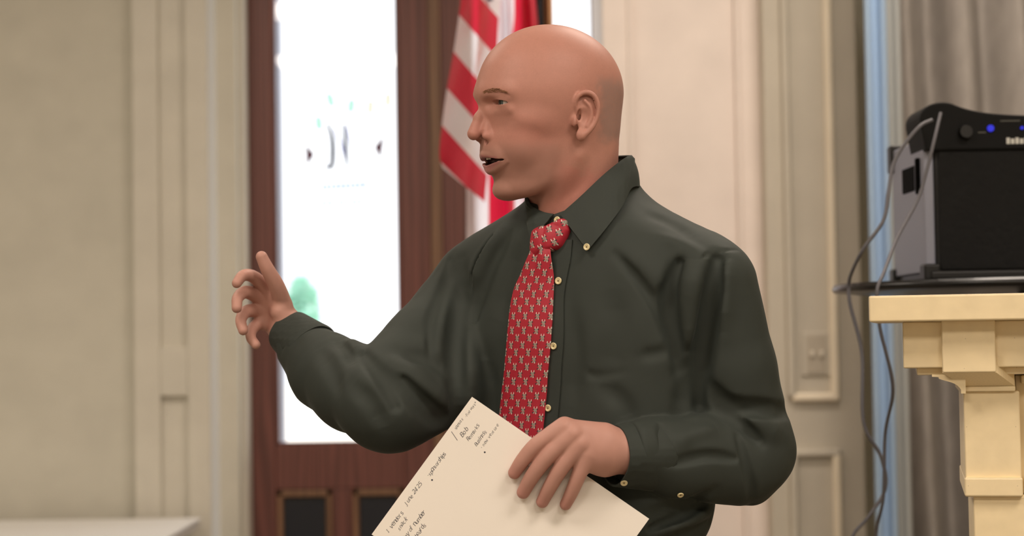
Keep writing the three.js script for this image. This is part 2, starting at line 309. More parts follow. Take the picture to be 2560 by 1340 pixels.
ceilingLight(-1.7, -4.0, 1.2, 0.6, 3.6, 'warm ceiling panel added to brighten the wall left of the door');  // unseen lamp, added to lift the back left wall
// ---------- objects behind and beside the man ----------
{ // curtain in soft pleats
  const z = -5.3, x0 = X(2196, z), x1 = X(2860, z), rows = [], t = thing('curtain', 'grey-brown pleated curtain behind the black speaker', 'curtain', V((x0 + x1) / 2, 0.03, z));
  const fold = (u) => 0.07 * Math.sin(u * 31 - 8.1) + 0.008 * Math.sin(u * 71 + 1) + 0.03 * Math.sin(u * 13 + 2);
  for (let i = 0; i <= 40; i++) { const r = [], v = i / 40; for (let j = 0; j <= 160; j++) { const u = j / 160; r.push([x0 + (x1 - x0) * u - (x0 + x1) / 2, 2.95 * (1 - v), fold(u - 0.09 * v + 0.012 * Math.sin(v * 3 + u * 4)) * (0.7 + 0.4 * v)]); } rows.push(r); }
  const cloth = mat(0xa29b94, 0.9, { sheen: 0.2, sheenRoughness: 0.6, map: grain(60, 0.12) });
  obj('drape', sheet(rows, 0.003), cloth, t);
  obj('curtain_rod', new THREE.CylinderGeometry(0.012, 0.012, x1 - x0 + 0.3, 10).rotateZ(Math.PI / 2).translate(0, 2.99, 0), M.steel, t);
  const s0 = X(2142, z), s1 = X(2236, z), q = thing('daylit_strip', 'narrow strip with bluish daylight painted on, beside the grey curtain', 'curtain', V((s0 + s1) / 2, 0.03, z + 0.19)), rr = [], r2 = [];
  for (let i = 0; i <= 30; i++) { const r = [], r3 = [], v = i / 30; for (let j = 0; j <= 24; j++) { const u = j / 24, w = (s1 - s0) / 2; r.push([-w + w * 1.15 * u, 2.9 * (1 - v), 0.016 * Math.sin(u * 9 + 0.3) ]); r3.push([0.1 * w + w * 0.9 * u, 2.9 * (1 - v), -0.02 + 0.014 * Math.sin(u * 8 + 2)]); } rr.push(r); r2.push(r3); }
  obj('daylight_blue_panel', sheet(rr, 0.002), mat(0xa3bcd8, 0.8), q); obj('white_panel', sheet(r2, 0.002), mat(0xb0b2b0, 0.8), q);  // blue is daylight on an edge, put into the colour of the strip
}
{ // table at the lower left
  const x1 = X(470, -6.1), t = thing('table', 'white covered table at the lower left of the pilaster', 'table', V(x1 - 0.9, 0, -5.95));
  obj('table_top', box(-0.9, 0.9, 0.735, 0.765, -0.33, 0.33, 0.006), mat(0xd8d2c8, 0.6), t);
  const rows = []; const prof = [[0, 0], [0.34, 0.002]];
  obj('tablecloth', [box(-0.905, 0.905, 0.766, 0.772, -0.335, 0.335, 0.003), box(-0.905, 0.905, 0.45, 0.768, 0.334, 0.339, 0.002)], mat(0xf4f3f0, 0.7), t);
  for (const [a, b] of [[-0.8, -0.28], [-0.8, 0.28], [0.8, -0.28], [0.8, 0.28]]) obj('leg', new THREE.CylinderGeometry(0.018, 0.016, 0.735, 10).translate(a, 0.3675, b), M.steel, t);
}
{ // striped flag hanging limp from a pole
  const z = -4.6, D = 4.6;
  const base = W(1300, 670, D + 0.12), t = thing('flag', 'red and white striped flag hanging limp behind the man', 'flag', V(base.x, 0, base.z));
  const stripes = texture(64, 256, (c) => { c.fillStyle = '#e2183e'; c.fillRect(0, 0, 64, 256); c.fillStyle = '#fbf6f8'; c.fillRect(0, 128, 64, 128); });
  stripes.flipY = false;
  const cloth = mat(0xffffff, 0.75, { map: stripes, sheen: 0.25, sheenRoughness: 0.5, transmission: 0.7, thickness: 0, side: THREE.DoubleSide });
  const spline = (pts) => new THREE.CatmullRomCurve3(pts.map((p) => V(...p)));
  const to = (px, py, d) => { const p = W(px, py, d); return [p.x - base.x, p.y, p.z - base.z]; };
  // front fold, with slanting stripes
  const edgeL = spline([[1158, -60, 0], [1150, 20, 0], [1134, 130, 0], [1118, 220, 0], [1104, 320, 0], [1099, 390, 0], [1106, 420, 0]]), edgeR = spline([[1252, -40, 0], [1246, 60, 0], [1240, 180, 0], [1232, 290, 0], [1224, 390, 0], [1216, 460, 0], [1212, 505, 0]]);
  let rows = [], uvs = [];
  for (let i = 0; i <= 40; i++) { const r = [], w = [], a = edgeL.getPoint(i / 40), b = edgeR.getPoint(i / 40); for (let j = 0; j <= 24; j++) { const u = j / 24, x = mixn(a.x, b.x, u), y = mixn(a.y, b.y, u) ; r.push(to(x, y, D - 0.05 * Math.sin(u * 3.1) + 0.05 * u + 0.012 * Math.sin(u * 9 + i * 0.15))); w.push([u, (y - 1.05 * (x - a.x) - 37 - 92 + (i > 34 ? 0 : 0)) / 184]); } rows.push(r); uvs.push(w); }
  obj('cloth', sheet(rows, 0, uvs), cloth, t);
  // rear folds, with upright stripes
  rows = []; uvs = [];
  const xs = (u, v) => mixn(mixn(1196, 1166, sstep(0.1, 0.6, v)), mixn(1334, 1420, v), u);
  for (let i = 0; i <= 40; i++) { const r = [], w = [], v = i / 40; for (let j = 0; j <= 60; j++) { const u = j / 60, x = xs(u, v), y = -60 + 900 * v; r.push(to(x, y, D + 0.13 + 0.035 * Math.sin(u * 17 + v * 1.5) + 0.015 * Math.sin(u * 31))); w.push([u, (x - 1222) / 128 + 0.5 + 0.5 * sstep(0.1, 0.45, v)]); } rows.push(r); uvs.push(w); }
  obj('cloth', sheet(rows, 0, uvs), cloth, t);
  const can = to(1213, 0, D + 0.02); obj('canton', sheet([0, 1, 2, 3, 4].map((i) => [0, 1, 2, 3].map((j) => to(1206 + j * 9, -50 + i * 13, D + 0.0 - 0.01 * Math.sin(j)))), 0.0015), mat(0x1c2a55, 0.8), t);
  // darker second flag with gold fringe, and the pole
  const f2 = thing('flag', 'dark flag with gold fringe at the pole behind the head', 'flag', V(base.x, 0, base.z));
  const strip = (x0, x1, d, amp) => { const R = []; for (let i = 0; i <= 30; i++) { const r = []; for (let j = 0; j <= 16; j++) { const u = j / 16, x = mixn(x0, x1, u) + 14 * i / 30; r.push(to(x, -60 + 24 * i, d + amp * Math.sin(u * 7 + 1))); } R.push(r); } return R; };
  obj('cloth', sheet(strip(1336, 1362, D + 0.24, 0.02), 0.002), mat(0x16171f, 0.8), f2);
  obj('fringe', sheet(strip(1360, 1380, D + 0.24, 0.01), 0.003), mat(0xb8895e, 0.8), f2);
  const pole = thing('flag_pole', 'wooden flag pole with round base behind the man', 'pole', V(base.x + 0.03, 0, base.z - 0.2));
  obj('pole', new THREE.CylinderGeometry(0.014, 0.016, 2.5, 14).translate(0, 1.28, 0), mat(0x6a4a30, 0.4), pole);
  obj('base', new THREE.LatheGeometry([[0, 0.06], [0.03, 0.06], [0.04, 0.045], [0.14, 0.02], [0.15, 0], [0, 0]].map((p) => new THREE.Vector2(...p)), 28), mat(0xb08a3c, 0.3, { metalness: 0.8 }), pole);
  obj('finial', new THREE.LatheGeometry([[0, 2.66], [0.012, 2.62], [0.022, 2.58], [0.01, 2.54], [0.018, 2.53], [0, 2.52]].map((p) => new THREE.Vector2(...p)), 16), mat(0xb08a3c, 0.3, { metalness: 0.8 }), pole);
}
{ // round black tray on a stand, with the loudspeaker
  const D = 3.45, k = D / FOCAL, edge = W(2086, 729, D), R = 0.36, y = edge.y, cx = edge.x + R, cz = edge.z;
  const t = thing('speaker_stand', 'black round topped stand under the speaker', 'stand', V(cx, 0, cz));
  obj('tray', new THREE.LatheGeometry([[0, y - 0.004], [R - 0.05, y - 0.006], [R - 0.004, y - 0.002], [R, y + 0.004], [R - 0.004, y + 0.013], [0, y + 0.013]].map((p) => new THREE.Vector2(...p)), 72), M.blackGloss, t);
  obj('pole', new THREE.CylinderGeometry(0.02, 0.02, y - 0.05, 16).translate(0, (y + 0.04) / 2, 0), M.black, t);
  for (let i = 0; i < 3; i++) { const a = i * 2.094 + 0.4; obj('leg', tube([V(0, 0.5, 0), V(0.18 * Math.cos(a), 0.24, 0.18 * Math.sin(a)), V(0.36 * Math.cos(a), 0.012, 0.36 * Math.sin(a))], 0.012, 12), M.black, t); }
  // loudspeaker
  const yb = y + 0.0135, s = thing('loudspeaker', 'black portable loudspeaker with pale grey side on the stand', 'speaker', V(0, 0, 0));
  const corner = W(2326, 690, D - 0.16), turn = rad(1); s.position.set(corner.x, yb, corner.z); s.rotation.y = turn;
  const w = 0.5, h = 0.262, d = 0.28, m = (n, x0, x1, y0, y1, z0, z1, mm, r) => obj(n, box(x0, x1, y0, y1, z0, z1, r), mm, s);
  const grey = mat(0x8f919f, 0.6);
  m('cabinet', 0.012, w, 0.01, h, -d, -0.012, M.black, 0.012);
  const side = m('side_panel', -0.004, 0.014, 0.014, h - 0.006, -d + 0.012, -0.014, grey, 0.004);
  obj('socket', box(-0.006, 0, 0.166, 0.212, -0.178, -0.085, 0.002), M.matt, side);
  obj('latch', box(-0.012, -0.002, 0.156, 0.222, -0.052, -0.04, 0.004), M.matt, side);
  for (const z of [-0.27, -0.02]) obj('corner_guard', box(-0.01, 0.02, 0, 0.03, z - 0.02, z + 0.02, 0.005), M.black, side);
  obj('corner_guard', box(-0.01, 0.02, h - 0.05, h + 0.004, -d - 0.005, -d + 0.03, 0.005), M.black, side);
  m('base_trim', 0.0, w, 0, 0.018, -d, 0.004, M.black, 0.006);
  const gr = m('grille', 0.02, w - 0.02, 0.018, h - 0.03, -0.014, -0.002, mat(0x070707, 0.9, { bumpMap: bumpNoise, bumpScale: 0.002 }), 0.004);
  // hand grip and control panel
  const sh = new THREE.Shape(); sh.moveTo(0.0, h - 0.028); sh.lineTo(-0.008, h + 0.02); sh.bezierCurveTo(-0.012, h + 0.05, 0.03, h + 0.056, 0.05, h + 0.045); sh.bezierCurveTo(0.09, h + 0.028, 0.14, h + 0.026, 0.2, h + 0.024); sh.lineTo(w, h + 0.022); sh.lineTo(w, h - 0.028); sh.closePath();
  const panel = obj('control_panel', new THREE.ExtrudeGeometry(sh, { depth: 0.11, bevelEnabled: true, bevelSize: 0.004, bevelThickness: 0.004, bevelSegments: 2 }).translate(0, 0, -0.11), mat(0x131313, 0.75, { specularIntensity: 0.4 }), s);
  for (const x of [0.066, 0.26, 0.32]) obj('knob', new THREE.CylinderGeometry(0.011, 0.013, 0.014, 18).rotateX(Math.PI / 2).translate(x, h + 0.0, 0.011), M.black, panel);
  const led = new THREE.Color().setRGB(0.03, 0.03, 0.9);
  for (const [x, r] of [[0.112, 0.0062], [0.168, 0.003]]) { obj('led_light', new THREE.CylinderGeometry(r, r, 0.003, 14).rotateX(Math.PI / 2).translate(x, h + 0.006, 0.0055), mat(0x1020a0, 0.4, { emissive: led, emissiveIntensity: 0.22 }), panel); }
  const lt = []; for (let i = 0; i < 5; i++) lt.push(box(0.14 + i * 0.008, 0.146 + i * 0.008, h - 0.022, h - 0.011 - 0.002 * (i % 2), 0.004, 0.0052, 0)); obj('maker_mark', lt, mat(0xcfcfc8, 0.5), panel);
  for (const [x0, x1, yy] of [[0.13, 0.165, 0.018], [0.09, 0.104, -0.002], [0.19, 0.2, -0.002]]) obj('panel_print', box(x0, x1, h + yy, h + yy + 0.002, 0.004, 0.0048, 0), mat(0x55554f, 0.6), panel);
  const c1 = [[2330, 300, D - 0.2], [2298, 317, D - 0.22], [2237, 401, D - 0.22], [2221, 482, D - 0.24], [2209, 550, D - 0.25], [2160, 620, D - 0.24], [2134, 670, D - 0.2], [2122, 712, D - 0.14], [2124, 754, D - 0.14], [2154, 877, D - 0.14], [2161, 1064, D - 0.14], [2203, 1143, D - 0.12], [2213, 1222, D - 0.1], [2168, 1296, D - 0.1], [2130, 1345, D - 0.1], [2120, 1700, D - 0.05]];
  const c2 = [[2352, 282, D - 0.22], [2336, 350, D - 0.25], [2318, 421, D - 0.25], [2298, 490, D - 0.25], [2241, 599, D - 0.3], [2209, 683, D - 0.36], [2193, 724, D - 0.38], [2198, 808, D - 0.36], [2232, 966, D - 0.3], [2213, 1084, D - 0.2], [2208, 1246, D - 0.15], [2190, 1340, D - 0.1], [2200, 1700, D - 0.05]];
  const cord = mat(0x66656b, 0.6);
  const floorEnd = (c) => { const p = c.map((a) => W(...a)), l = p[p.length - 1]; p.push(V(l.x, 0.25, l.z - 0.02), V(l.x + 0.05, 0.006, l.z - 0.05), V(l.x + 0.3, 0.006, l.z - 0.3)); return p; };
  const e1 = obj('cable', tube(floorEnd(c1), 0.0033, 220), cord); tag(e1, 'grey cable hanging from the speaker, leftmost of two', 'cable');
  const e2 = obj('cable', tube(floorEnd(c2), 0.003, 220), cord); tag(e2, 'grey cable crossing the speaker side, right of the two', 'cable');
}
{ // cream lectern post at the right
  const D = 2.42, f = (px, py, dd = 0) => { const p = W(px, py, D + dd); return p; };
  const o = f(2478, 1100), t = thing('lectern', 'cream painted wooden lectern with stepped capital post', 'lectern', V(o.x, 0, o.z)); t.rotation.y = rad(-12);
  const paintTex = dataTexture(256, (u, v) => { const n = 0.97 + 0.03 * fbm(u * 6, v * 6, 1), k = fbm(u * 70, v * 45, 8) > 1.02 ? 0.72 : 1; return [n * k, n * k * 0.98, n * k * 0.95]; }, true, [5, 5]);
  const paint = mat(0xfaebc6, 0.5, { map: paintTex, bumpMap: bumpNoise, bumpScale: 0.0004 });
  const xx = (px) => f(px, 1000).x - o.x, yy = (py, px = 2440) => f(px, py).y;
  const b = (n, x0, x1, y1, y0, z0, z1, r = 0.0025) => obj(n, box(xx(x0), xx(x1), yy(y0), yy(y1), z0, z1, r), paint, t);
  const B = -0.34;
  b('top_board', 2186, 3300, 737, 802, B - 0.03, 0.075, 0.003);
  b('frieze', 2266, 3220, 802, 918, B, 0.036);
  b('corner_block', 2360, 2489, 800, 930, -0.05, 0.048);
  b('bed_moulding', 2298, 3190, 917, 936, B, 0.022);
  // cove moulding: swept along the left side and the front
  const cove = (n, z0, z1, left) => {                                       // profile from shaft up to frieze
    const s = new THREE.Shape(), y0 = yy(982), y1 = yy(934), hh = y1 - y0, dd = 0.042; s.moveTo(0, y0); s.lineTo(0.006, y0); s.lineTo(0.006, y0 + hh * 0.2); s.bezierCurveTo(0.012, y0 + hh * 0.62, dd * 0.55, y0 + hh * 0.6, dd * 0.8, y0 + hh * 0.78); s.lineTo(dd * 0.8, y0 + hh * 0.86); s.lineTo(dd, y0 + hh * 0.88); s.lineTo(dd, y1); s.lineTo(0, y1); s.closePath();
    return s;
  };
  const e1 = new THREE.ExtrudeGeometry(cove(), { depth: 0.3, bevelEnabled: false }); e1.scale(-1, 1, 1); e1.translate(xx(2416), 0, -0.27);
  { const p = e1.attributes.position, ix = []; for (let i = 0; i < p.count; i += 3) ix.push(i, i + 2, i + 1); e1.setIndex(ix); }
  obj('cove_moulding', toCreasedNormals(e1, 0.6), paint, t);
  const pts = [[2360, 930, 0.046], [2489, 930, 0.046], [2536, 966, 0.012], [2416, 966, 0.012]].map(([px, py, z]) => [xx(px), yy(py), z]);
  obj('soffit', sheet([[pts[0], pts[1]], [pts[3], pts[2]]], 0.02), paint, t);
  b('neck_band', 2414, 2537, 965, 979, -0.2, 0.014, 0.002);
  b('shaft', 2411, 2547, 978, 1196, -0.22, 0.008);
  b('shaft_band', 2408, 2549, 1192, 1240, -0.225, 0.016, 0.003);
  b('shaft', 2429, 2557, 1239, 1560, -0.22, 0.006);
  b('front_panel', 2540, 3160, 940, 3600, -0.06, -0.03);
  b('panel_band', 2553, 3150, 1196, 1238, -0.04, -0.012, 0.003);
  b('panel_trim', 2553, 3150, 940, 962, -0.04, -0.015, 0.003);
  obj('shaft', box(xx(2429), xx(2557), 0.12, yy(1560), -0.22, 0.006), paint, t);
  obj('base', box(xx(2405), xx(3180), 0, 0.12, -0.36, 0.03), paint, t);
  obj('back_post', box(xx(3040), xx(3160), 0.12, yy(940), -0.22, 0.006), paint, t);
}
// ---------- the man ----------
const YAW = rad(30), TF = [-Math.sin(YAW), 0, Math.cos(YAW)], TS = [Math.cos(YAW), 0, Math.sin(YAW)];        // torso: forward, and towards his left
const HY = rad(22), HC = Math.cos(HY), HS = Math.sin(HY), HO = C(1375, 230, 2.53), HU = 2.53 / FOCAL;          // head: turn, place and unit (one surveyed pixel)
const NECK = C(1446, 470, 2.55), TOR = C(1468, 670, 2.575), PX = 2.575 / FOCAL;
const A = {                                                                                                      // joints
  shL: C(1768, 716, 2.49), elL: C(1874, 1126, 2.50), wrL: C(1546, 1130, 2.40),
  shR: C(1180, 738, 2.64), elR: C(948, 996, 2.50), wrR: C(731, 838, 2.66),
};
const lerp3 = (a, b, t) => [mixn(a[0], b[0], t), mixn(a[1], b[1], t), mixn(a[2], b[2], t)];
// --- head, in units of the survey: f forward, v up from eye height, s to his left
function headLocal(x, y, z) {
  const dx = x - HO[0], dy = y - HO[1], dz = z - HO[2];
  return [(-HC * dx + HS * dz) / HU, dy / HU, (HS * dx + HC * dz) / HU];
}
const headWorld = (f, v, s) => [HO[0] + (-HC * f + HS * s) * HU, HO[1] + v * HU, HO[2] + (HS * f + HC * s) * HU];
const yv = (y) => 230 - y;
const FACE = [[190, 184, 126], [215, 187, 128], [240, 187, 129], [262, 181, 130], [290, 175, 129], [320, 174, 126], [352, 180, 121], [388, 180, 115], [420, 164, 107], [450, 147, 98], [478, 145, 86], [492, 136, 75], [503, 114, 58], [520, 64, 32]];
function headSdf(f, v, s) {
  const S = Math.abs(s), y = 230 - v;
  // cranium
  const rf = f > 0 ? 189 : 192, rv = v > 0 ? 168 : 150;
  let d = ell(f, v, s, [0, 0, 0], [rf, rv, 143]);
  // face, by levels
  {
    const [F, w] = table(FACE, clamp(y, 190, 520)), f0 = 10, a = f - f0, R = a > 0 ? F - f0 : 95, e = 2.0;
    const k = Math.pow(Math.pow(Math.abs(a) / R, e) + Math.pow(S / w, e), 1 / e), rr = Math.hypot(a, s) / Math.max(k, 1e-4);
    let face = (k - 1) * Math.min(rr, 150) * 0.9;
    face = smax(face, y - 505, 16);                                       // under the chin
    face = smax(face, (y - 508) * 0.82 - (f - 84) * 0.50, 30);            // underside of the jaw, rising to the ear
    face = smax(face, 205 - y, 60);
    d = smin(d, face, 30);
  }
  // neck
  const nk = cap(f, v, s, [-70, yv(330), 0], [-70, yv(575), 0], 110, 100);
  d = smin(d, nk, 40);
  d = smin(d, cap(f, v, S, [-24, yv(395), 104], [34, yv(560), 20], 8, 10), 40);               // neck muscle
  if (f > -70) {
    d = smin(d, cap(f, v, S, [173, yv(240), 12], [138, yv(240), 86], 13, 9), 26);             // brow
    d = smin(d, ell(f, v, S, [78, yv(312), 92], [42, 18, 22]), 40);                              // cheekbone
    d = smin(d, ell(f, v, S, [100, yv(366), 64], [36, 46, 36]), 30);                             // cheek
    // eye socket and lids
    d = smax(d, -ell(f, v, S, [186, yv(270), 48], [20, 12, 26]), 18);
    let lid = ell(f, v, S, [137, yv(267), 63], [26.5, 25, 28]);
    lid = smin(lid, cap(f, v, S, [161, yv(253), 46], [146, yv(257), 88], 6, 4), 8);              // upper fold
    d = smin(d, lid, 8);
    d = smin(d, cap(f, v, S, [156, yv(286), 46], [140, yv(285), 86], 5, 4), 16);                // lower lid bag
    const u = S - 62;
    d = smax(d, -ell(f + 0.42 * u, v + 0.05 * u, S, [163, yv(266.5), 62], [19, 6.2, 27]), 1.5);    // opening
    // nose
    let n = cap(f, v, s, [172, yv(264), 0], [190, yv(300), 0], 9, 12);
    n = smin(n, cap(f, v, s, [190, yv(300), 0], [204, yv(340), 0], 12, 16), 8);
    n = smin(n, cap(f, v, S, [166, yv(290), 8], [176, yv(334), 18], 9, 15), 12);
    n = smin(n, ell(f, v, S, [168, yv(346), 27], [24, 14, 12]), 5);
    d = smin(d, n, 7);
    d = smax(d, -chain(f, v, S, [[[158, yv(324), 40], 1.5], [[143, yv(340), 43], 2.5], [[148, yv(360), 40], 2]]), 6);   // crease round the wing
    d = smax(d, -ell(f, v, S, [184, yv(359), 19], [16, 9, 8.5]), 2.5);
    d = smax(d, -chain(f, v, S, [[[140, yv(352), 52], 1], [[136, yv(378), 66], 1]]), 9);   // fold beside the mouth
    // mouth
    d = smin(d, ell(f, v, s, [152, yv(400), 0], [21, 32, 56]), 18);
    d = smax(d, -chain(f * 0.4, v, S, [[[0.4 * 178, yv(407), 0], 11.5], [[0.4 * 166, yv(406.5), 26], 8.5], [[0.4 * 156, yv(406), 44], 5.5], [[0.4 * 147, yv(404.5), 59], 2.8]]), 2.5);
    d = smin(d, chain(f, v, S, [[[178, yv(391), 0], 7.5], [[171, yv(392), 24], 6.5], [[158, yv(396), 44], 5], [[142, yv(401), 62], 3]]), 6);
    d = smin(d, chain(f, v, S, [[[160, yv(430), 0], 11], [[155, yv(426), 24], 9], [[148, yv(418), 44], 6.5], [[139, yv(409), 62], 3.4]]), 7);
    d = smax(d, -cap(f, v, S, [172, yv(457), 0], [160, yv(453), 30], 9, 5), 16);
    d = smin(d, ell(f, v, s, [122, yv(480), 0], [25, 22, 38]), 16);                              // chin
  }
  // ears
  if (f < 48 && f > -130 && S > 90) {
    const q = (f + 32) / 0.8 - 40, w = v + 12, a = q + 40;                // laid out in the ear's own place
    let e = ell(q, w, S, [-42, yv(284), 146 - 0.16 * a], [31, 50, 7]);
    e = smax(e, -ell(q, w, S, [-28, yv(292), 157], [20, 24, 13]), 5);
    e = smax(e, -ell(q, w, S, [-40, yv(252), 164], [17, 13, 11]), 5);
    e = smin(e, chain(q, w, S, EAR), 5);
    e = smin(e, chain(q, w, S, ANTI), 7);
    e = smin(e, ell(q, w, S, [-5, yv(302), 139], [6, 12, 8]), 10);
    e = smin(e, ell(q, w, S, [-22, yv(335), 146], [13, 14, 7]), 10);
    e = smax(e, -ell(q, w, S, [-20, yv(286), 150], [8, 14, 18]), 5) * 0.85;
    d = smin(d, e, 8);
  }
  return d;
}
const smoothChain = (pts, n) => { const c = new THREE.CatmullRomCurve3(pts.map(([p]) => V(...p))), out = []; for (let i = 0; i <= n; i++) { const t = i / n, k = t * (pts.length - 1), a = Math.min(Math.floor(k), pts.length - 2), p = c.getPoint(t); out.push([[p.x, p.y, p.z], mixn(pts[a][1], pts[a + 1][1], k - a)]); } return out; };
const EAR = smoothChain([[[-16, yv(278), 139], 4], [[-8, yv(258), 143], 5.5], [[-12, yv(242), 149], 6.2], [[-26, yv(233), 154], 6.5], [[-46, yv(233), 158], 6.5], [[-63, yv(243), 161], 6.5], [[-72, yv(262), 163], 6.5], [[-71, yv(286), 161], 6.5], [[-62, yv(308), 157], 6.8], [[-47, yv(324), 152], 7.5], [[-28, yv(336), 147], 10]], 26);
const ANTI = smoothChain([[[-34, yv(252), 152], 4], [[-50, yv(268), 156], 4.6], [[-54, yv(292), 155], 5], [[-44, yv(313), 150], 6]], 9);
// --- torso and sleeves of the shirt
const BODY = [[430, 0.062, 0.055, 0.055], [500, 0.078, 0.078, 0.07], [545, 0.11, 0.094, 0.095], [590, 0.15, 0.102, 0.11], [640, 0.172, 0.108, 0.117], [720, 0.186, 0.115, 0.122], [820, 0.19, 0.122, 0.12], [960, 0.186, 0.122, 0.112], [1100, 0.184, 0.124, 0.108], [1220, 0.186, 0.128, 0.108], [1300, 0.178, 0.126, 0.104], [1370, 0.158, 0.112, 0.094], [1440, 0.15, 0.106, 0.09], [1600, 0.15, 0.106, 0.09]];
function torso(x, y, z, grow) {
  const dx = x - TOR[0], dz = z - TOR[2], py = 670 - (y) / PX;
  const n = dx * TF[0] + dz * TF[2], t = dx * TS[0] + dz * TS[2];
  const [w, df, db] = table(BODY, clamp(py, 430, 1600)), e = 2.3, R = n > 0 ? df : db;
  const k = Math.pow(Math.pow(Math.abs(n) / R, e) + Math.pow(Math.abs(t) / w, e), 1 / e), rr = Math.hypot(n, t) / Math.max(k, 1e-4);
  let d = (k - 1) * Math.min(rr, 0.2) * 0.85;
  d = smax(d, 430 * PX - 670 * PX + y + 0.0, 0.01);
  return d - grow;
}
const sleeveL = [[A.shL, 0.066], [lerp3(A.shL, A.elL, 0.5), 0.062], [A.elL, 0.060]], sleeveL2 = [[A.elL, 0.060], [lerp3(A.elL, A.wrL, 0.45), 0.051], [A.wrL, 0.041]];
const sleeveR = [[A.shR, 0.062], [lerp3(A.shR, A.elR, 0.5), 0.057], [A.elR, 0.060]], sleeveR2 = [[A.elR, 0.060], [C(886, 970, 2.545), 0.0595], [C(820, 930, 2.595), 0.0535], [A.wrR, 0.034]];
const drapeL = [C(1846, 1182, 2.48), C(1690, 1186, 2.43)], pointL = [C(1880, 1180, 2.50), C(1884, 1224, 2.50)], drapeR = [C(1150, 960, 2.56), C(990, 1030, 2.50)];
const trapL = [C(1478, 566, 2.57), C(1742, 676, 2.51)], trapR = [C(1440, 580, 2.58), C(1196, 700, 2.63)];
const cut = (k, x, y, z) => { const [, w, L] = CUFFS[k]; return (x - w[0]) * L[0] + (y - w[1]) * L[1] + (z - w[2]) * L[2] + 0.012; };
function shirtBase(x, y, z) {
  let d = torso(x, y, z, 0);
  d = smin(d, cap(x, y, z, trapL[0], trapL[1], 0.052, 0.055), 0.05);
  d = smin(d, cap(x, y, z, trapR[0], trapR[1], 0.045, 0.053), 0.05);
  let l = chain(x, y, z, sleeveL, 0.012), l2 = chain(x, y, z, sleeveL2, 0.01);
  l2 = smin(l2, cap(x, y, z, drapeL[0], drapeL[1], 0.042, 0.03), 0.03);
  l2 = smin(l2, cap(x, y, z, pointL[0], pointL[1], 0.036, 0.016), 0.02);
  l2 = smax(l2, cut(0, x, y, z), 0.006);
  let r = chain(x, y, z, sleeveR, 0.012), r2 = chain(x, y, z, sleeveR2, 0.01);
  r = smin(r, cap(x, y, z, drapeR[0], drapeR[1], 0.05, 0.05), 0.04);
  r2 = smax(r2, cut(1, x, y, z), 0.006);
  d = smin(d, l, 0.018); d = smin(d, r, 0.016);
  d = smin(d, smin(l, l2, 0.010), 0.004); d = smin(d, smin(r, r2, 0.007), 0.004);
  return d;
}
const dirTo = (a, b) => { const v = V(b[0] - a[0], b[1] - a[1], b[2] - a[2]).normalize(); return [v.x, v.y, v.z]; };
const CUFFS = [[A.elL, A.wrL, dirTo(A.elL, A.wrL)], [A.elR, A.wrR, dirTo(A.elR, A.wrR)]];
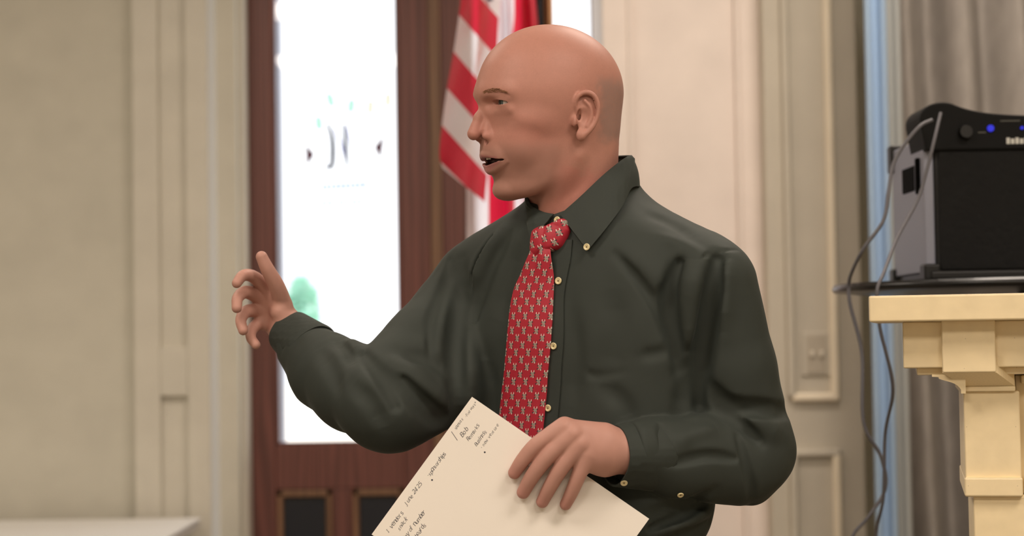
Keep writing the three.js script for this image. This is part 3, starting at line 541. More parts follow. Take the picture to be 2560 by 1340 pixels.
// creases: surveyed lines on the cloth, [points, half width, depth] (a negative depth is a ridge)
const CREASE = [
  [[[1792, 650], [1780, 725], [1762, 820], [1750, 920], [1742, 1010]], 0.014, 0.008],
  [[[1812, 640], [1806, 730], [1796, 830]], 0.014, -0.006],
  [[[1686, 680], [1666, 752], [1678, 812], [1692, 860]], 0.014, 0.006],
  [[[1740, 650], [1728, 720], [1724, 800], [1722, 880]], 0.015, -0.011],
  [[[1539, 636], [1597, 700], [1638, 764], [1664, 815]], 0.006, 0.0065],
  [[[1560, 620], [1625, 680], [1672, 730]], 0.014, -0.004],
  [[[1772, 965], [1819, 1012], [1894, 1022], [1968, 1030]], 0.009, 0.020],
  [[[1780, 1000], [1840, 1048], [1905, 1110]], 0.007, 0.009],
  [[[1840, 1010], [1905, 1060], [1962, 1090]], 0.014, -0.006],
  [[[1650, 1064], [1661, 1107], [1673, 1150]], 0.006, 0.005],
  [[[1679, 1156], [1766, 1138], [1836, 1144]], 0.006, 0.006],
  [[[1842, 1084], [1862, 1150], [1878, 1215], [1880, 1262]], 0.006, 0.005],
  [[[1690, 1110], [1730, 1085], [1790, 1070]], 0.010, -0.004],
  [[[1600, 890], [1640, 884], [1690, 872]], 0.008, 0.003],
  [[[1466, 930], [1490, 940], [1560, 930]], 0.006, 0.002],
  [[[1500, 960], [1560, 1010], [1580, 1060]], 0.012, 0.004],
  [[[1700, 905], [1715, 960], [1700, 1040]], 0.014, 0.008],
  [[[1745, 655], [1772, 634], [1800, 627], [1842, 624]], 0.003, 0.0022],
  [[[1640, 590], [1700, 610], [1760, 640]], 0.010, -0.003],
  [[[1610, 530], [1680, 560], [1730, 590]], 0.012, 0.003],
  // his right side
  [[[1280, 575], [1240, 640], [1200, 740], [1180, 830]], 0.010, 0.006],
  [[[1256, 575], [1205, 650], [1170, 720]], 0.012, -0.005],
  [[[1300, 600], [1270, 700], [1245, 800]], 0.014, 0.004],
  [[[1128, 640], [1120, 700], [1090, 770], [1060, 830]], 0.009, 0.007],
  [[[1150, 650], [1150, 750], [1138, 860], [1140, 960], [1144, 1060]], 0.012, 0.013],
  [[[1180, 760], [1170, 880], [1180, 980]], 0.016, -0.006],
  [[[905, 884], [935, 920], [960, 945], [985, 1010]], 0.010, 0.011],
  [[[960, 930], [1020, 980], [1080, 1040], [1130, 1060]], 0.011, 0.011],
  [[[985, 905], [1060, 960], [1120, 1010]], 0.013, -0.006],
  [[[1000, 880], [1080, 900], [1130, 930]], 0.011, 0.009],
  [[[842, 852], [862, 872], [880, 905]], 0.008, 0.006],
  [[[870, 848], [900, 880]], 0.010, -0.004],
  [[[880, 960], [930, 1010], [960, 1070]], 0.011, 0.006],
  [[[800, 870], [830, 930], [850, 990]], 0.012, 0.004],
  [[[735, 800], [712, 850], [700, 885]], 0.004, 0.002],
  // lower front
  [[[1620, 1290], [1700, 1270], [1780, 1230]], 0.010, 0.008],
  [[[1640, 1330], [1720, 1300], [1790, 1280]], 0.012, -0.006],
  [[[1660, 1350], [1730, 1330], [1770, 1305]], 0.009, 0.007],
  [[[1430, 760], [1440, 900], [1430, 1020]], 0.012, 0.003],
  [[[1530, 720], [1540, 830], [1520, 960]], 0.018, 0.004],
  [[[1220, 900], [1225, 1000], [1230, 1080]], 0.014, 0.005],
].map(([p, w, d]) => {
  const c = new THREE.CatmullRomCurve3(p.map((q) => V(q[0], q[1], 0))).getPoints(10).map((q) => hit(shirtBase, q.x, q.y)).filter(Boolean);
  const mid = c.reduce((a, q) => [a[0] + q[0] / c.length, a[1] + q[1] / c.length, a[2] + q[2] / c.length], [0, 0, 0]);
  return { c, w, d, mid, r: Math.max(...c.map((q) => Math.hypot(q[0] - mid[0], q[1] - mid[1], q[2] - mid[2]))) + 2.6 * w };
}).filter((k) => k.c.length > 1);
// deep folds: surveyed lines, [points, radius, how far under the cloth]
const CARVE = [
  [[[1794, 650], [1786, 700], [1774, 770], [1762, 840], [1752, 920], [1746, 1010]], 0.0125, 0.010],
  [[[1698, 660], [1676, 720], [1672, 780], [1684, 840], [1698, 920]], 0.0105, 0.007],
  [[[1770, 968], [1800, 1000], [1850, 1022], [1910, 1020], [1968, 1026]], 0.008, 0.004],
  [[[1800, 1018], [1850, 1056], [1892, 1100]], 0.0055, 0.0025],
  [[[1560, 655], [1600, 704], [1640, 766], [1662, 812]], 0.0035, 0.001],
    [[[1148, 720], [1146, 800], [1140, 880], [1146, 980], [1150, 1070]], 0.009, 0.005],
  [[[906, 884], [940, 922], [968, 958], [990, 1016]], 0.007, 0.003],
  [[[1010, 948], [1060, 1000], [1120, 1046]], 0.007, 0.003],
  [[[1120, 650], [1112, 700], [1090, 760], [1076, 830], [1080, 900]], 0.006, 0.002],
  [[[1276, 580], [1238, 645], [1204, 730], [1190, 800]], 0.004, 0.001],
  [[[1232, 590], [1196, 650], [1172, 720]], 0.004, 0.001],
  [[[1652, 1062], [1664, 1108], [1672, 1160]], 0.004, 0.001],
  [[[1690, 1160], [1770, 1142], [1838, 1148]], 0.0045, 0.0015],
  [[[1846, 1090], [1866, 1160], [1880, 1220]], 0.004, 0.001],
  [[[1630, 1320], [1700, 1290], [1760, 1262]], 0.007, 0.003],
  [[[1690, 1340], [1750, 1316]], 0.005, 0.002],
].map(([p, r, under]) => {
  const c = new THREE.CatmullRomCurve3(p.map((q) => V(q[0], q[1], 0))).getPoints(14).map((q, i) => { const h = hit(shirtBase, q.x, q.y); if (!h) return null; const l = Math.hypot(...h), t = Math.sin(Math.PI * (i + 0.6) / 15.2); return [[h[0] * (1 + under / l), h[1] * (1 + under / l), h[2] * (1 + under / l)], r * (0.25 + 0.75 * t)]; }).filter(Boolean);
  const mid = [0, 1, 2].map((k) => c.reduce((a, q) => a + q[0][k] / c.length, 0));
  return { c, r, mid, R: Math.max(...c.map(([q]) => Math.hypot(q[0] - mid[0], q[1] - mid[1], q[2] - mid[2]))) + 0.03 };
}).filter((k) => k.c.length > 2);
function shirtSdf(x, y, z) {
  let d = shirtBase(x, y, z);
  if (d > 0.05 || d < -0.05) return d;
  for (const k of CREASE) {
    const mx = x - k.mid[0], my = y - k.mid[1], mz = z - k.mid[2];
    if (mx * mx + my * my + mz * mz > k.r * k.r) continue;
    let best = 1e9, tt = 0; const n = k.c.length - 1;
    for (let i = 0; i < n; i++) {
      const a = k.c[i], b = k.c[i + 1], ux = b[0] - a[0], uy = b[1] - a[1], uz = b[2] - a[2], px = x - a[0], py = y - a[1], pz = z - a[2], t = clamp((px * ux + py * uy + pz * uz) / (ux * ux + uy * uy + uz * uz + 1e-12), 0, 1);
      const ex = px - ux * t, ey = py - uy * t, ez = pz - uz * t, q = ex * ex + ey * ey + ez * ez; if (q < best) { best = q; tt = (i + t) / n; }
    }
    const q = best / (k.w * k.w); if (q < 6) d += 1.45 * k.d * Math.exp(-q) * Math.min(1, 0.25 + 3 * Math.min(tt, 1 - tt)) ;
  }
  for (const k of CARVE) { const mx = x - k.mid[0], my = y - k.mid[1], mz = z - k.mid[2]; if (mx * mx + my * my + mz * mz < k.R * k.R) d = smax(d, -chain(x, y, z, k.c), k.r * 1.6); }
  d += 0.0011 * fbm(x * 17, y * 9, z * 17);
  return d;
}
// --- hands
const hand = (fingers, palm, k) => (x, y, z) => {
  let d = 1e9; for (const [a, b, ra, rb] of palm) d = smin(d, cap(x, y, z, a, b, ra, rb), k);
  let e = 1e9; for (const f of fingers) e = smin(e, chain(x, y, z, f), 0.003);
  return smin(d, e, 0.007);
};
const PAPER = 2.392, S = (d) => PAPER - d;
const fing = (list) => smoothChain(list.map(([px, py, d, r]) => [C(px, py, d), r]), 12);
const handL = hand([
  fing([[1410, 1068, S(0.019), 0.0122], [1342, 1112, S(0.0195), 0.0106], [1306, 1152, S(0.0145), 0.0095], [1286, 1182, S(0.009), 0.0082]]),
  fing([[1430, 1086, S(0.023), 0.0126], [1368, 1142, S(0.0235), 0.0108], [1330, 1192, S(0.0175), 0.0097], [1308, 1231, S(0.009), 0.0084]]),
  fing([[1448, 1110, S(0.023), 0.0122], [1404, 1168, S(0.023), 0.0104], [1375, 1217, S(0.017), 0.0093], [1356, 1254, S(0.009), 0.0082]]),
  fing([[1466, 1138, S(0.020), 0.0114], [1446, 1190, S(0.020), 0.0096], [1428, 1233, S(0.0145), 0.0086], [1414, 1261, S(0.0085), 0.0076]]),
  fing([[1496, 1110, S(0.002), 0.013], [1440, 1112, S(-0.013), 0.012], [1392, 1160, S(-0.0165), 0.010], [1352, 1192, S(-0.0145), 0.0085]]),
], [
  [C(1414, 1068, S(0.017)), C(1504, 1094, S(0.006)), 0.0118, 0.0185], [C(1388, 1086, S(0.016)), C(1510, 1100, S(0.006)), 0.0110, 0.019], [C(1410, 1106, S(0.019)), C(1514, 1112, S(0.008)), 0.0112, 0.019],
  [C(1434, 1128, S(0.019)), C(1516, 1132, S(0.008)), 0.0110, 0.019], [C(1458, 1156, S(0.016)), C(1510, 1154, S(0.005)), 0.0105, 0.019],
  [C(1505, 1150, S(0.0)), C(1500, 1110, S(-0.004)), 0.016, 0.016], [C(1506, 1126, S(0.003)), C(1600, 1130, S(-0.012)), 0.0285, 0.031],
], 0.010);
const handR = hand([
  fing([[668, 722, 2.66, 0.0105], [630, 690, 2.635, 0.009], [606, 690, 2.615, 0.008], [592, 708, 2.605, 0.007]]),
  fing([[654, 746, 2.668, 0.0108], [614, 730, 2.640, 0.0092], [594, 746, 2.62, 0.008], [592, 770, 2.61, 0.0072]]),
  fing([[650, 774, 2.672, 0.0104], [614, 780, 2.648, 0.009], [602, 802, 2.63, 0.0078], [608, 826, 2.622, 0.007]]),
  fing([[656, 802, 2.672, 0.0095], [630, 824, 2.655, 0.0083], [628, 846, 2.64, 0.0072], [640, 862, 2.632, 0.0064]]),
  fing([[708, 760, 2.655, 0.013], [690, 712, 2.636, 0.0115], [668, 672, 2.624, 0.0098], [654, 642, 2.62, 0.0082]]),
], [
  [C(670, 726, 2.662), C(730, 806, 2.662), 0.0115, 0.016], [C(656, 748, 2.67), C(728, 816, 2.67), 0.0115, 0.016], [C(652, 774, 2.674), C(724, 826, 2.674), 0.0115, 0.016], [C(658, 800, 2.674), C(720, 836, 2.672), 0.011, 0.015],
  [C(700, 780, 2.65), C(722, 812, 2.652), 0.014, 0.014], [C(716, 828, 2.662), C(780, 880, 2.62), 0.0255, 0.027],
], 0.008);
const CX = [];                                                             // skin pieces, in survey coordinates
function colours(g, f) { const p = g.attributes.position, a = new Float32Array(p.count * 3); for (let i = 0; i < p.count; i++) { const c = f(p.getX(i), p.getY(i), p.getZ(i)); a.set(c, i * 3); } g.setAttribute('color', new THREE.BufferAttribute(a, 3)); return g; }
const SKIN = [0.475, 0.228, 0.175], LIP = [0.40, 0.165, 0.15], STUBBLE = [0.30, 0.185, 0.15], RED = [0.47, 0.19, 0.15];
const mix3 = (a, b, t) => [mixn(a[0], b[0], t), mixn(a[1], b[1], t), mixn(a[2], b[2], t)];
function headSkin(x, y, z) {
  const [f, v, s] = headLocal(x, y, z), Y0 = 230 - v, S0 = Math.abs(s), n = fbm(f * 0.05, v * 0.05, s * 0.05), n2 = fbm(f * 0.3, v * 0.3, s * 0.3);
  let c = SKIN.slice();
  c = mix3(c, RED, clamp(0.45 * Math.exp(-(((Y0 - 345) / 55) ** 2 + ((f - 95) / 75) ** 2)) + 0.10 * n, 0, 1));                 // ruddy cheeks
  c = mix3(c, RED, 0.5 * Math.exp(-(((f - 205) / 26) ** 2 + ((Y0 - 332) / 26) ** 2)));                                            // nose
  c = mix3(c, RED, 0.75 * sstep(395, 440, Y0 + 0.2 * f + 25 * n) * sstep(60, 10, f));                                             // sunburnt neck
  const beard = sstep(355, 385, Y0 + 10 * n) * sstep(-10, 40, f + 10 * n) * sstep(510, 480, Y0 - 0.2 * f);
  c = mix3(c, STUBBLE, 0.40 * beard * (0.8 + 0.3 * n2));
  const shaved = sstep(-60, -95, f + 12 * n + 0.12 * (Y0 - 250)) * sstep(185, 225, Y0 + 10 * n) * sstep(375, 335, Y0 + 8 * n);
  c = mix3(c, [0.26, 0.185, 0.165], 0.7 * shaved * (0.85 + 0.3 * n2));
  const lip = (Y0 > 386 && Y0 < 446 && f > 140 && S0 < 58) ? sstep(58, 48, S0) * sstep(390, 393, Y0 - 0.12 * S0) * sstep(441 - 0.45 * S0, 435 - 0.45 * S0, Y0) : 0;
  c = mix3(c, LIP, lip);
  if (Math.abs(Y0 - 406) < 15 - 0.17 * S0 && S0 < 58 && f > 120 && f < 168 - 0.0068 * S0 * S0) c = [0.07, 0.022, 0.02];                               // inside of the mouth
  const k = 1 + 0.05 * n2 + 0.035 * n; return [c[0] * k, c[1] * k, c[2] * k];
}
const handSkin = (x, y, z) => { const n = fbm(x * 60, y * 60, z * 60), k = 1 + 0.04 * n; return [SKIN[0] * k * 1.08, SKIN[1] * k * 1.2, SKIN[2] * k * 1.25]; };
const tips = [[1284, 1184], [1306, 1234], [1354, 1258], [1413, 1264]].map(([a, b]) => C(a, b, PAPER - 0.009));
const leftSkin = (x, y, z) => { const c = handSkin(x, y, z); let t = 0; for (const q of tips) t = Math.max(t, Math.exp(-(((x - q[0]) ** 2 + (y - q[1]) ** 2 + (z - q[2]) ** 2) / 0.00022))); return mix3(c, [0.5, 0.2, 0.175], 0.45 * t); };
const boundsOf = (pts, m) => [[0, 1, 2].map((k) => Math.min(...pts.map((p) => p[k])) - m), [0, 1, 2].map((k) => Math.max(...pts.map((p) => p[k])) + m)];
{
  const sdf = (x, y, z) => { const [f, v, s] = headLocal(x, y, z); return headSdf(f, v, s) * HU; };
  const [lo, hi] = boundsOf([C(1165, 60, 2.4), C(1570, 600, 2.66)], 0.012);
  const g = surface(sdf, lo, hi, 0.0014);
  CX.push(colours(g, headSkin));
}
CX.push(colours(surface(handL, ...boundsOf([C(1275, 1040, 2.35), C(1610, 1285, 2.45)], 0.008), 0.0018), leftSkin));
CX.push(colours(surface(handR, ...boundsOf([C(585, 635, 2.59), C(790, 885, 2.70)], 0.01), 0.002), handSkin));
const FLOOR = -EYE;                                                        // legs are laid out upright in the world
const foot = (sgn) => { const p = W(1468, 1340, 2.575), s = 0.1 * sgn; return V(p.x + TS[0] * s, 0, p.z + TS[2] * s); };
{ // what the clothes cover: trunk, arms, legs down to the ankles
  const inv = SURVEY.clone().invert(), toC = (v) => { const p = v.clone().applyMatrix4(inv); return [p.x, p.y, p.z]; };
  const hips = W(1468, 1420, 2.575), legs = [-1, 1].map((k) => { const f = foot(k); return [toC(V(f.x, hips.y - 0.06, f.z)), toC(V(f.x, 0.5, f.z + 0.01)), toC(V(f.x, 0.09, f.z))]; });
  const trunk = (x, y, z) => {
    let d = torso(x, y, z, -0.036);
    d = smax(d, -(y + 0.44), 0.03);
    d = smin(d, cap(x, y, z, trapL[0], trapL[1], 0.028, 0.03), 0.05); d = smin(d, cap(x, y, z, trapR[0], trapR[1], 0.022, 0.03), 0.05);
    d = smin(d, cap(x, y, z, A.shL, A.elL, 0.032, 0.030), 0.03); d = smin(d, cap(x, y, z, A.elL, A.wrL, 0.030, 0.026), 0.015);
    d = smin(d, cap(x, y, z, A.shR, A.elR, 0.034, 0.030), 0.03); d = smin(d, cap(x, y, z, A.elR, A.wrR, 0.030, 0.025), 0.015);
    for (const [h, k, a] of legs) { d = smin(d, cap(x, y, z, h, k, 0.058, 0.048), 0.012); d = smin(d, cap(x, y, z, k, a, 0.048, 0.034), 0.01); }
    return d;
  };
  CX.push(colours(surface(trunk, ...boundsOf([C(700, 440, 2.4), C(1960, 1100, 2.72), legs[0][2], legs[1][2]], 0.06), 0.012), handSkin));
}
const strip = (g) => { for (const k of Object.keys(g.attributes)) if (!['position', 'normal', 'color'].includes(k)) g.deleteAttribute(k); return g; };
const BASE = foot(0).setY(0);
const man = thing('person', 'bald man in dark green shirt and red tie, gesturing and holding a paper', 'person', BASE);
const place = (g) => moveTo(g.applyMatrix4(SURVEY), BASE);                // from survey coordinates into the man's group
const skinMat = new THREE.MeshPhysicalMaterial({ color: 0xffffff, vertexColors: true, roughness: 0.5, specularIntensity: 0.6, sheen: 0.15, sheenColor: new THREE.Color(0.9, 0.5, 0.4), sheenRoughness: 0.5 });
obj('body', place(mergeGeometries(CX.map(strip))), skinMat, man);
// eyes, brows, teeth
{
  for (const s of [1, -1]) {
    const c = headWorld(137, yv(266), 63 * s), look = V(...headWorld(160, yv(267), 67 * s)).sub(V(...c)).normalize();
    const eye = obj('eye', place(new THREE.SphereGeometry(24.6 * HU, 32, 24).translate(...c)), mat(0xb9aca4, 0.2), man);
    const disc = (r, r0, o, m, n) => { const g = new THREE.SphereGeometry(r0 * HU, 24, 8, 0, 6.2832, 0, Math.asin(r / r0)); g.applyQuaternion(new THREE.Quaternion().setFromUnitVectors(V(0, 1, 0), look)); g.translate(c[0] + look.x * o, c[1] + look.y * o, c[2] + look.z * o); return obj(n, place(g), m, eye); };
    disc(11, 24.8, 0, mat(0x47504f, 0.15), 'iris'); disc(5, 24.95, 0, mat(0x0a0a0a, 0.1), 'pupil');
    const hairs = [], pts = [[178, 243, 26], [170, 239, 48], [154, 238, 70], [134, 245, 94]].map(([f, y, q]) => V(f, yv(y), q * s)), cv = new THREE.CatmullRomCurve3(pts);
    for (let i = 0; i < 200; i++) {
      const t = rnd(), p = cv.getPoint(t), w = 5.5 * Math.sin(Math.PI * clamp(t * 0.8 + 0.15, 0, 1)); p.y += (rnd() - 0.5) * 2 * w;
      let f = p.x + 14; while (headSdf(f, p.y, p.z) < 0 && f < 215) f += 1; while (headSdf(f, p.y, p.z) > 0.3 && f > 120) f -= 0.4;
      const a = V(...headWorld(f - 1, p.y, p.z)), L = (8 + 6 * rnd()), b = V(...headWorld(f + 1.2 - 0.42 * L, p.y + L * (0.30 - 0.42 * t), p.z + L * 0.9 * s)), m = a.clone().lerp(b, 0.5).add(V(0, 0, 0.4 * HU));
      hairs.push(new THREE.TubeGeometry(new THREE.CatmullRomCurve3([a, m, b]), 3, 0.34 * HU, 3));
    }
    obj('eyebrow', place(mergeGeometries(hairs)), mat(0xa87a5a, 0.7), man).userData.kind = 'stuff';
  }
  const teeth = obj('teeth', place((() => { const gs = []; for (let i = -1; i <= 1; i++) { const g = new RoundedBoxGeometry(5 * HU, 10 * HU, 9.5 * HU, 2, 2 * HU); g.translate(...headWorld(166 - 1.3 * i * i, yv(398), i * 10)); gs.push(g); } return mergeGeometries(gs); })()), mat(0xe6dccb, 0.3), man);
  void teeth;
}
// shirt
const shirtCol = [0.038, 0.045, 0.039];
const shirtMat = mat(new THREE.Color().setRGB(...shirtCol), 0.72, { sheen: 0.35, sheenColor: new THREE.Color(0.35, 0.4, 0.36), sheenRoughness: 0.45, specularIntensity: 0.5 });
const shirtGeo = surface(shirtSdf, ...boundsOf([C(690, 445, 2.40), C(1995, 1440, 2.78)], 0.03), 0.0032);
const shirt = obj('shirt', place(shirtGeo), shirtMat, man); shirt.userData.label = 'dark green button-down shirt';
const onShirt = (px, py, lift = 0) => { const h = hit(shirtSdf, px, py); if (!h) return C(px, py, 2.45); const e = 0.003, g = V(shirtSdf(h[0] + e, h[1], h[2]) - shirtSdf(h[0] - e, h[1], h[2]), shirtSdf(h[0], h[1] + e, h[2]) - shirtSdf(h[0], h[1] - e, h[2]), shirtSdf(h[0], h[1], h[2] + e) - shirtSdf(h[0], h[1], h[2] - e)).normalize(); const o = [h[0] + g.x * lift, h[1] + g.y * lift, h[2] + g.z * lift]; o.n = g; return o; };
{ // collar: fold line and outer edge round the neck, then placket and buttons
  const ring = (a, r, py) => { const t = rad(a), n = Math.cos(t), s = Math.sin(t), c = C(1446, py, 2.55); return [c[0] + r * (TF[0] * n + TS[0] * s), c[1], c[2] + r * (TF[2] * n + TS[2] * s)]; };
  const tip = onShirt(1473, 630, 0.006), tip2 = onShirt(1334, 612, 0.006);
  const foldPts = [ring(9, 0.071, 541), ring(30, 0.067, 500), ring(60, 0.069, 440), ring(90, 0.071, 400), ring(125, 0.071, 390), ring(180, 0.068, 388), ring(235, 0.067, 400), ring(280, 0.068, 450), ring(315, 0.069, 510), ring(345, 0.07, 535), ring(361, 0.071, 541)];
  const outPts = [tip, onShirt(1508, 588, 0.006), onShirt(1548, 532, 0.007), ring(84, 0.083, 476), ring(125, 0.082, 466), ring(180, 0.078, 462), ring(235, 0.08, 480), ring(275, 0.072, 512), ring(302, 0.0695, 540), onShirt(1329, 574, 0.007), tip2];
  const fc = new THREE.CatmullRomCurve3(foldPts.map((p) => V(...p))), oc = new THREE.CatmullRomCurve3(outPts.map((p) => V(p[0], p[1], p[2])));
  const rows = [], N = 80, K = 10;
  for (let i = 0; i <= K; i++) { const v = i / K, r = []; for (let j = 0; j <= N; j++) { const t = j / N, a = fc.getPoint(t), b = oc.getPoint(t), p = a.clone().lerp(b, v), o = p.clone().sub(V(NECK[0], p.y, NECK[2])).normalize(); p.addScaledVector(o, 0.003 * Math.sin(Math.PI * v) + 0.002 * Math.sin(Math.PI * Math.min(1, v * 6))); r.push([p.x, p.y, p.z]); } rows.push(r); }
  obj('collar', place(sheet(rows.map((r) => r.slice().reverse()), 0.0022)), shirtMat, shirt);
  const H = [[-5, 384], [0, 541], [7, 541], [30, 502], [60, 444], [90, 404], [125, 394], [180, 392], [235, 404], [280, 454], [315, 512], [345, 536], [353, 541], [360, 541]].slice(1);
  const stand = [0, 1, 2, 3].map((i) => { const r = []; for (let j = 0; j < 72; j++) { const a = j * 5, [y] = table(H, a); r.push(ring(a, 0.0675 + 0.0016 * i, y + 3 + 24 * i)); } return r; });
  obj('collar_stand', place(sheet(stand.map((r) => r.slice().reverse()), 0.002, null, true)), shirtMat, shirt);
  // placket
  const pl = [[600, 1380, 1432], [650, 1372, 1427], [700, 1362, 1417], [744, 1356, 1411], [800, 1354, 1410], [856, 1352, 1409], [910, 1350, 1405], [968, 1346, 1402], [1044, 1340, 1396], [1120, 1334, 1390], [1200, 1328, 1384]];
  const prow = []; for (let i = 0; i <= 60; i++) { const y = 600 + 10 * i, [l, r] = table(pl, y), q = []; for (let j = 0; j <= 6; j++) { const p = onShirt(mixn(l, r, j / 6), y, 0.0024); q.push([p[0], p[1], p[2]]); } prow.push(q); }
  obj('placket', place(sheet(prow, 0.003)), shirtMat, shirt);
  const bm = mat(0xe2d2a2, 0.3, { clearcoat: 0.5 }), bmDark = mat(0x6b5a38, 0.5);
  const button = (px, py, r, base) => {
    const p = base ?? onShirt(px, py, 0.0034), n = p.n ?? V(TF[0], 0.1, TF[2]).normalize();
    const prof = [[0, 0.0006], [0.45, 0.0006], [0.6, 0.0013], [0.85, 0.0017], [1, 0.001], [1, 0], [0, 0]].map(([a, b]) => new THREE.Vector2(a * r, b));
    const q = new THREE.Quaternion().setFromUnitVectors(V(0, 1, 0), n), set = (g) => g.applyQuaternion(q).translate(p[0], p[1], p[2]);
    const o = obj('button', place(set(new THREE.LatheGeometry(prof, 24))), bm, shirt);
    obj('thread', place(set(new THREE.BoxGeometry(0.36 * r, 0.0006, 0.36 * r).translate(0, 0.0008, 0))), bmDark, o);
  };
  button(1399, 703, 0.0049); button(1387, 865, 0.0047); button(1373, 1020, 0.0047);
  { const p = [...tip]; const v = V(...C(1472, 622, 1)).normalize(); const q = onShirt(1472, 622, 0.0095); q.n = V(TF[0], 0.15, TF[2]).normalize(); button(0, 0, 0.0047, q); }
  { const q = ring(6, 0.0755, 553); q.n = V(TF[0], 0.2, TF[2]).normalize(); button(0, 0, 0.0046, q); }
  { const q = C(1560, 1207, 2.381); q.n = V(0, -0.55, 0.83); button(0, 0, 0.0046, q); } button(1700, 1232, 0.0042);
  // cuffs: bands open at the wrist
  for (const [e, w, L] of CUFFS) {
    const left = w === A.wrL, ax = V(...L), side = V(0, 1, 0).cross(ax).normalize(), up = ax.clone().cross(side), len = left ? 0.062 : 0.06, rows = [];
    for (let i = 0; i <= 12; i++) { const q = -len + (len + 0.006) * i / 12, r = []; for (let j = 0; j < 64; j++) { const t = j / 64 * 6.2832, R = left ? mixn(0.0465, 0.0375, i / 12) : mixn(0.0405, 0.0345, i / 12), k = R * (1 + 0.025 * Math.sin(3 * t + 1) + 0.015 * Math.sin(5 * t + i * 0.2)) + (i === 0 ? -0.002 : 0), sy = left ? 1.06 : 1, p = V(...w).addScaledVector(ax, q).addScaledVector(side, k * Math.cos(t)).addScaledVector(up, k * sy * Math.sin(t) - (left ? 0.004 : 0)); r.push([p.x, p.y, p.z]); } rows.push(r); }
    obj('cuff', place(sheet(rows.map((r) => r.slice().reverse()), 0.0025, null, true)), shirtMat, shirt);
  }
}
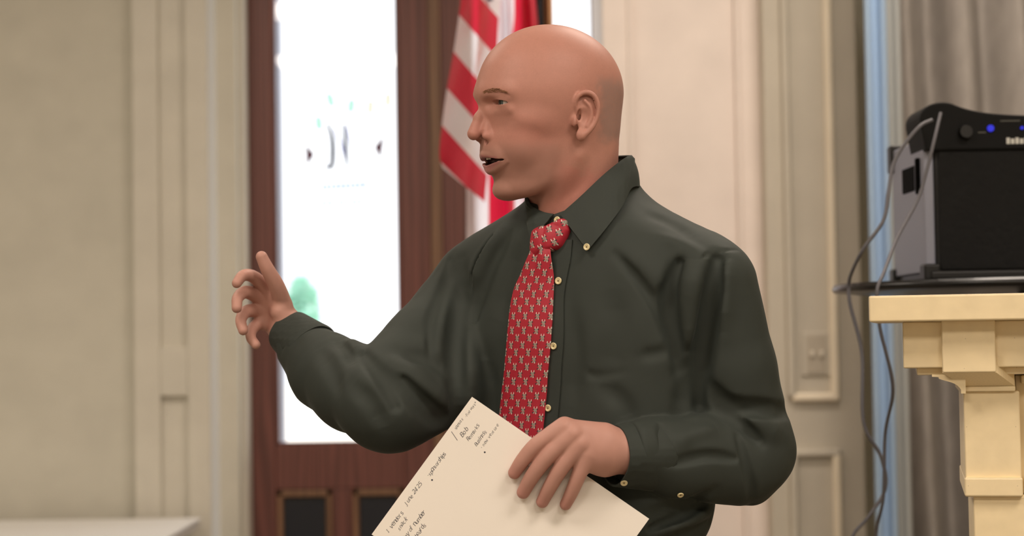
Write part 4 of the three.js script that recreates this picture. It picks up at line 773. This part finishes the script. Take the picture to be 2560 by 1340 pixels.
// tie
{
  const motif = texture(256, 256, (c) => {
    c.fillStyle = '#ab1c31'; c.fillRect(0, 0, 256, 256);
    for (let i = 0; i < 256; i += 3) { c.fillStyle = i % 2 ? 'rgba(90,0,15,0.10)' : 'rgba(255,120,120,0.05)'; c.fillRect(i, 0, 1, 256); }
    const one = (x, y) => { c.save(); c.translate(x, y); c.scale(2.0, 1.95); c.fillStyle = '#40262e'; for (const [a, b, w, h] of [[-24, -14, 12, 14], [12, -16, 14, 14], [-26, 12, 12, 14], [14, 14, 10, 12]]) c.fillRect(a, b, w, h); c.fillStyle = '#9d978a'; for (const [a, b, w, h] of [[-10, -18, 20, 12], [-16, -6, 32, 10], [-8, 4, 24, 14], [-16, 18, 14, 12], [4, 18, 12, 14]]) c.fillRect(a, b, w, h); c.fillStyle = '#ded3c8'; for (const [a, b, w, h] of [[-16, -34, 7, 20], [10, -34, 7, 20], [8, 24, 7, 12]]) c.fillRect(a, b, w, h); c.fillStyle = '#6f6258'; for (const [a, b, w, h] of [[-4, -8, 8, 6], [0, 8, 10, 6]]) c.fillRect(a, b, w, h); c.restore(); };
    for (const [x, y] of [[64, 64], [192, 192], [64, 320], [192, -64], [320, 64], [-64, 192]]) one(x, y);
  });
  const tieMat = mat(0xffffff, 0.55, { map: motif, sheen: 0.3, sheenColor: new THREE.Color(0.8, 0.3, 0.3) });
  const blade = [[620, 1340, 1386], [640, 1334, 1388], [665, 1322, 1390], [690, 1309, 1391], [722, 1294, 1390], [760, 1285, 1388], [800, 1279, 1386], [860, 1273, 1382], [923, 1268, 1376], [980, 1262, 1372], [1035, 1257, 1367], [1120, 1250, 1358], [1230, 1240, 1346]];
  const rows = [], uvs = [], M0 = 1 / 0.0195;
  let run = 0, prev = null;
  for (let i = 0; i <= 90; i++) {
    const y = 624 + (1230 - 624) * i / 90, [l, r] = table(blade, y), q = [], u = [];
    const top = Math.exp(-(((y - 640) / 40) ** 2));
    for (let j = 0; j <= 14; j++) { const t = j / 14, b = Math.sin(Math.PI * t), p = onShirt(mixn(l, r, t), y, 0.0065 + 0.004 * Math.pow(b, 0.6) + 0.006 * top - 0.005 * top * Math.exp(-(((t - 0.35) / 0.12) ** 2))); q.push([p[0], p[1], p[2]]); }
    const m = V(...q[7]); if (prev) run += m.distanceTo(prev); prev = m;
    const wd = V(...q[0]).distanceTo(V(...q[14])); for (let j = 0; j <= 14; j++) u.push([(j / 14 - 0.5) * wd * M0 + 0.1, -run * M0]);
    rows.push(q); uvs.push(u);
  }
  const tie = obj('tie', place(sheet(rows, 0.004, uvs)), tieMat, man); tie.userData.label = 'red tie with small grey figures';
  // knot: rounded wedge that tapers downwards, tucked under the collar
  const kt = onShirt(1388, 566, 0.006), kb = onShirt(1361, 636, 0.005), wide = V(TS[0], 0.3, TS[2]).normalize();
  const kSdf = (x, y, z) => {
    const ux = kb[0] - kt[0], uy = kb[1] - kt[1], uz = kb[2] - kt[2], t = ((x - kt[0]) * ux + (y - kt[1]) * uy + (z - kt[2]) * uz) / (ux * ux + uy * uy + uz * uz), c = clamp(t, 0, 1);
    const qx = x - kt[0] - ux * c, qy = y - kt[1] - uy * c, qz = z - kt[2] - uz * c, w = qx * wide.x + qy * wide.y + qz * wide.z, n = qx * TF[0] + qz * TF[2], l = qx * ux + qy * uy + qz * uz;
    const hw = mixn(0.0215, 0.0150, c) + 0.0015 * Math.sin(3.1 * c), hd = 0.011 + 0.003 * Math.sin(3.1 * c);
    const k = Math.pow(Math.pow(Math.abs(w) / hw, 2.6) + Math.pow(Math.abs(n) / hd, 2.6), 1 / 2.6), lat = (k - 1) * hd * 1.1;
    return smax(lat, Math.abs(t + 18 * w - 0.5) * 0.045 - 0.0235, 0.008) + 0.0012 * Math.exp(-(((w + 0.006 - 0.012 * c) / 0.003) ** 2));
  };
  const kg = surface(kSdf, ...boundsOf([kt, kb], 0.035), 0.0014), kp = kg.attributes.position, kuv = new Float32Array(kp.count * 2);
  for (let i = 0; i < kp.count; i++) { const w = (kp.getX(i) - kt[0]) * wide.x + (kp.getZ(i) - kt[2]) * wide.z, h = kp.getY(i) - kt[1]; kuv[2 * i] = (w * 0.9 + h * 0.4) * M0 + 0.3; kuv[2 * i + 1] = (h * 0.9 - w * 0.4) * M0; }
  kg.setAttribute('uv', new THREE.BufferAttribute(kuv, 2));
  obj('knot', place(kg), tieMat, tie);
}
// trousers and shoes
{
  const inv = SURVEY.clone().invert(), tw = (x, y, z) => { const p = V(x, y, z); return p; };
  const hips = W(1468, 1420, 2.575), L = [-1, 1].map((k) => { const f = foot(k); return [[f.x, hips.y - 0.06, f.z], [f.x, 0.5, f.z], [f.x, 0.06, f.z]]; });
  const H = [hips.x, hips.y, hips.z];
  const sdf = (x, y, z) => {
    const dx = x - H[0], dz = z - H[2], n = dx * TF[0] + dz * TF[2], t = dx * TS[0] + dz * TS[2];
    let d = ell(t, y, n, [0, H[1] - 0.02, 0.0], [0.172, 0.2, 0.125]);
    d = smax(d, y - (H[1] + 0.055), 0.004);
    for (const [h, k, a] of L) { d = smin(d, cap(x, y, z, h, k, 0.088, 0.072), 0.04); d = smin(d, cap(x, y, z, k, a, 0.072, 0.058), 0.02); }
    d = smax(d, 0.045 - y, 0.004);
    return d + 0.002 * fbm(x * 12, y * 6, z * 12);
  };
  const pts = [...L[0], ...L[1], [H[0], H[1] + 0.1, H[2]]];
  const tr = surface(sdf, ...boundsOf(pts, 0.16), 0.008);
  obj('trousers', moveTo(tr, BASE), mat(0x2b2a2c, 0.8), man);
  const inShoe = mat(0x17120f, 0.3);
  for (const k of [-1, 1]) {
    const f = foot(k), a = [f.x, 0.05, f.z], toe = [f.x + TF[0] * 0.17, 0.032, f.z + TF[2] * 0.17], heel = [f.x - TF[0] * 0.06, 0.045, f.z - TF[2] * 0.06];
    const s = (x, y, z) => { let d = smin(cap(x, y, z, a, toe, 0.045, 0.036), cap(x, y, z, a, heel, 0.045, 0.036), 0.02); d = smin(d, cap(x, y, z, a, [a[0], 0.11, a[2]], 0.042, 0.04), 0.02); return smax(smax(d, 0.002 - y, 0.003), y - 0.1, 0.003); };
    obj('shoe', moveTo(surface(s, ...boundsOf([a, toe, heel, [a[0], 0.12, a[2]]], 0.06), 0.006), BASE), inShoe, man);
  }
}
// sheet of paper in his left hand
{
  const c0 = C(1180, 992, PAPER), c1 = C(1623, 1297, PAPER), c2 = C(929, 1336, PAPER);
  const text = texture(1024, 1330, (c, w, h) => {
    c.fillStyle = '#fbf4ea'; c.fillRect(0, 0, w, h);
    c.strokeStyle = '#3a3a40'; c.fillStyle = '#3a3a40';
    let q = 11; const r = () => (q = (q * 16807) % 2147483647) / 2147483647 - 0.5;
    const write = (txt, t1, t2, end, size) => {                              // place along the head of the sheet and down it, as shares; drawn to that length
      const adv = (ch) => ch === ' ' ? 0.5 : 'il1.·'.includes(ch) ? 0.4 : 'mw'.includes(ch) ? 0.95 : 0.66, total = [...txt].reduce((a, ch) => a + adv(ch), 0), k = (end - t1) * 1024 / total; let x = t1 * 1024;
      for (const ch of txt) { c.save(); c.translate(x, t2 * 1330 + r() * size * 0.16); c.transform(1, 0, -0.3 + r() * 0.25, 1, 0, 0); c.rotate(r() * 0.2); c.font = `${size * (0.95 + 0.25 * r())}px sans-serif`; c.fillText(ch, 0, 0); c.restore(); x += adv(ch) * k; }
    };
    const dot = (t1, t2) => { c.beginPath(); c.arc(t1 * 1024, t2 * 1330, 5.5, 0, 7); c.fill(); };
    write('I vendors', 0.062, 0.062, 0.21, 38); write('snack', 0.108, 0.094, 0.19, 36); write('way of number', 0.07, 0.142, 0.286, 38); write('boards', 0.13, 0.18, 0.225, 38);
    write('June 24 25', 0.256, 0.053, 0.41, 36); write('·sponsorships', 0.466, 0.06, 0.635, 36); dot(0.464, 0.078);
    write('sponsors', 0.785, 0.03, 0.86, 24); write('·find work*', 0.88, 0.036, 0.985, 22);
    c.lineWidth = 3; c.beginPath(); c.moveTo(0.763 * 1024, 0.018 * 1330); c.lineTo(0.74 * 1024, 0.065 * 1330); c.stroke();
    write('Bob', 0.767, 0.076, 0.832, 38); write('Remarks', 0.77, 0.11, 0.888, 34); write('Business', 0.771, 0.153, 0.878, 36); write('· new venture', 0.779, 0.18, 0.952, 27); dot(0.774, 0.2);
  });
  text.flipY = false;
  const rows = [], uvs = [], n = 24;
  for (let i = 0; i <= n; i++) { const r = [], u = []; for (let j = 0; j <= n; j++) { const a = j / n, b = i / n, bend = 0.004 * Math.sin(Math.PI * b) * (a - 0.4); r.push([c0[0] + (c1[0] - c0[0]) * a + (c2[0] - c0[0]) * b, c0[1] + (c1[1] - c0[1]) * a + (c2[1] - c0[1]) * b, c0[2] + bend * 0.6]); u.push([1 - b, a]); } rows.push(r); uvs.push(u); }
  const g = sheet(rows, 0.0004, uvs).applyMatrix4(SURVEY), at = W(1276, 1310, PAPER);
  const p = obj('paper', moveTo(g, at), mat(0xffffff, 0.8, { map: text })); p.position.copy(at);
  tag(p, 'white sheet of handwritten notes held in the man\'s hand', 'paper');
}
renderer.render(scene, camera);
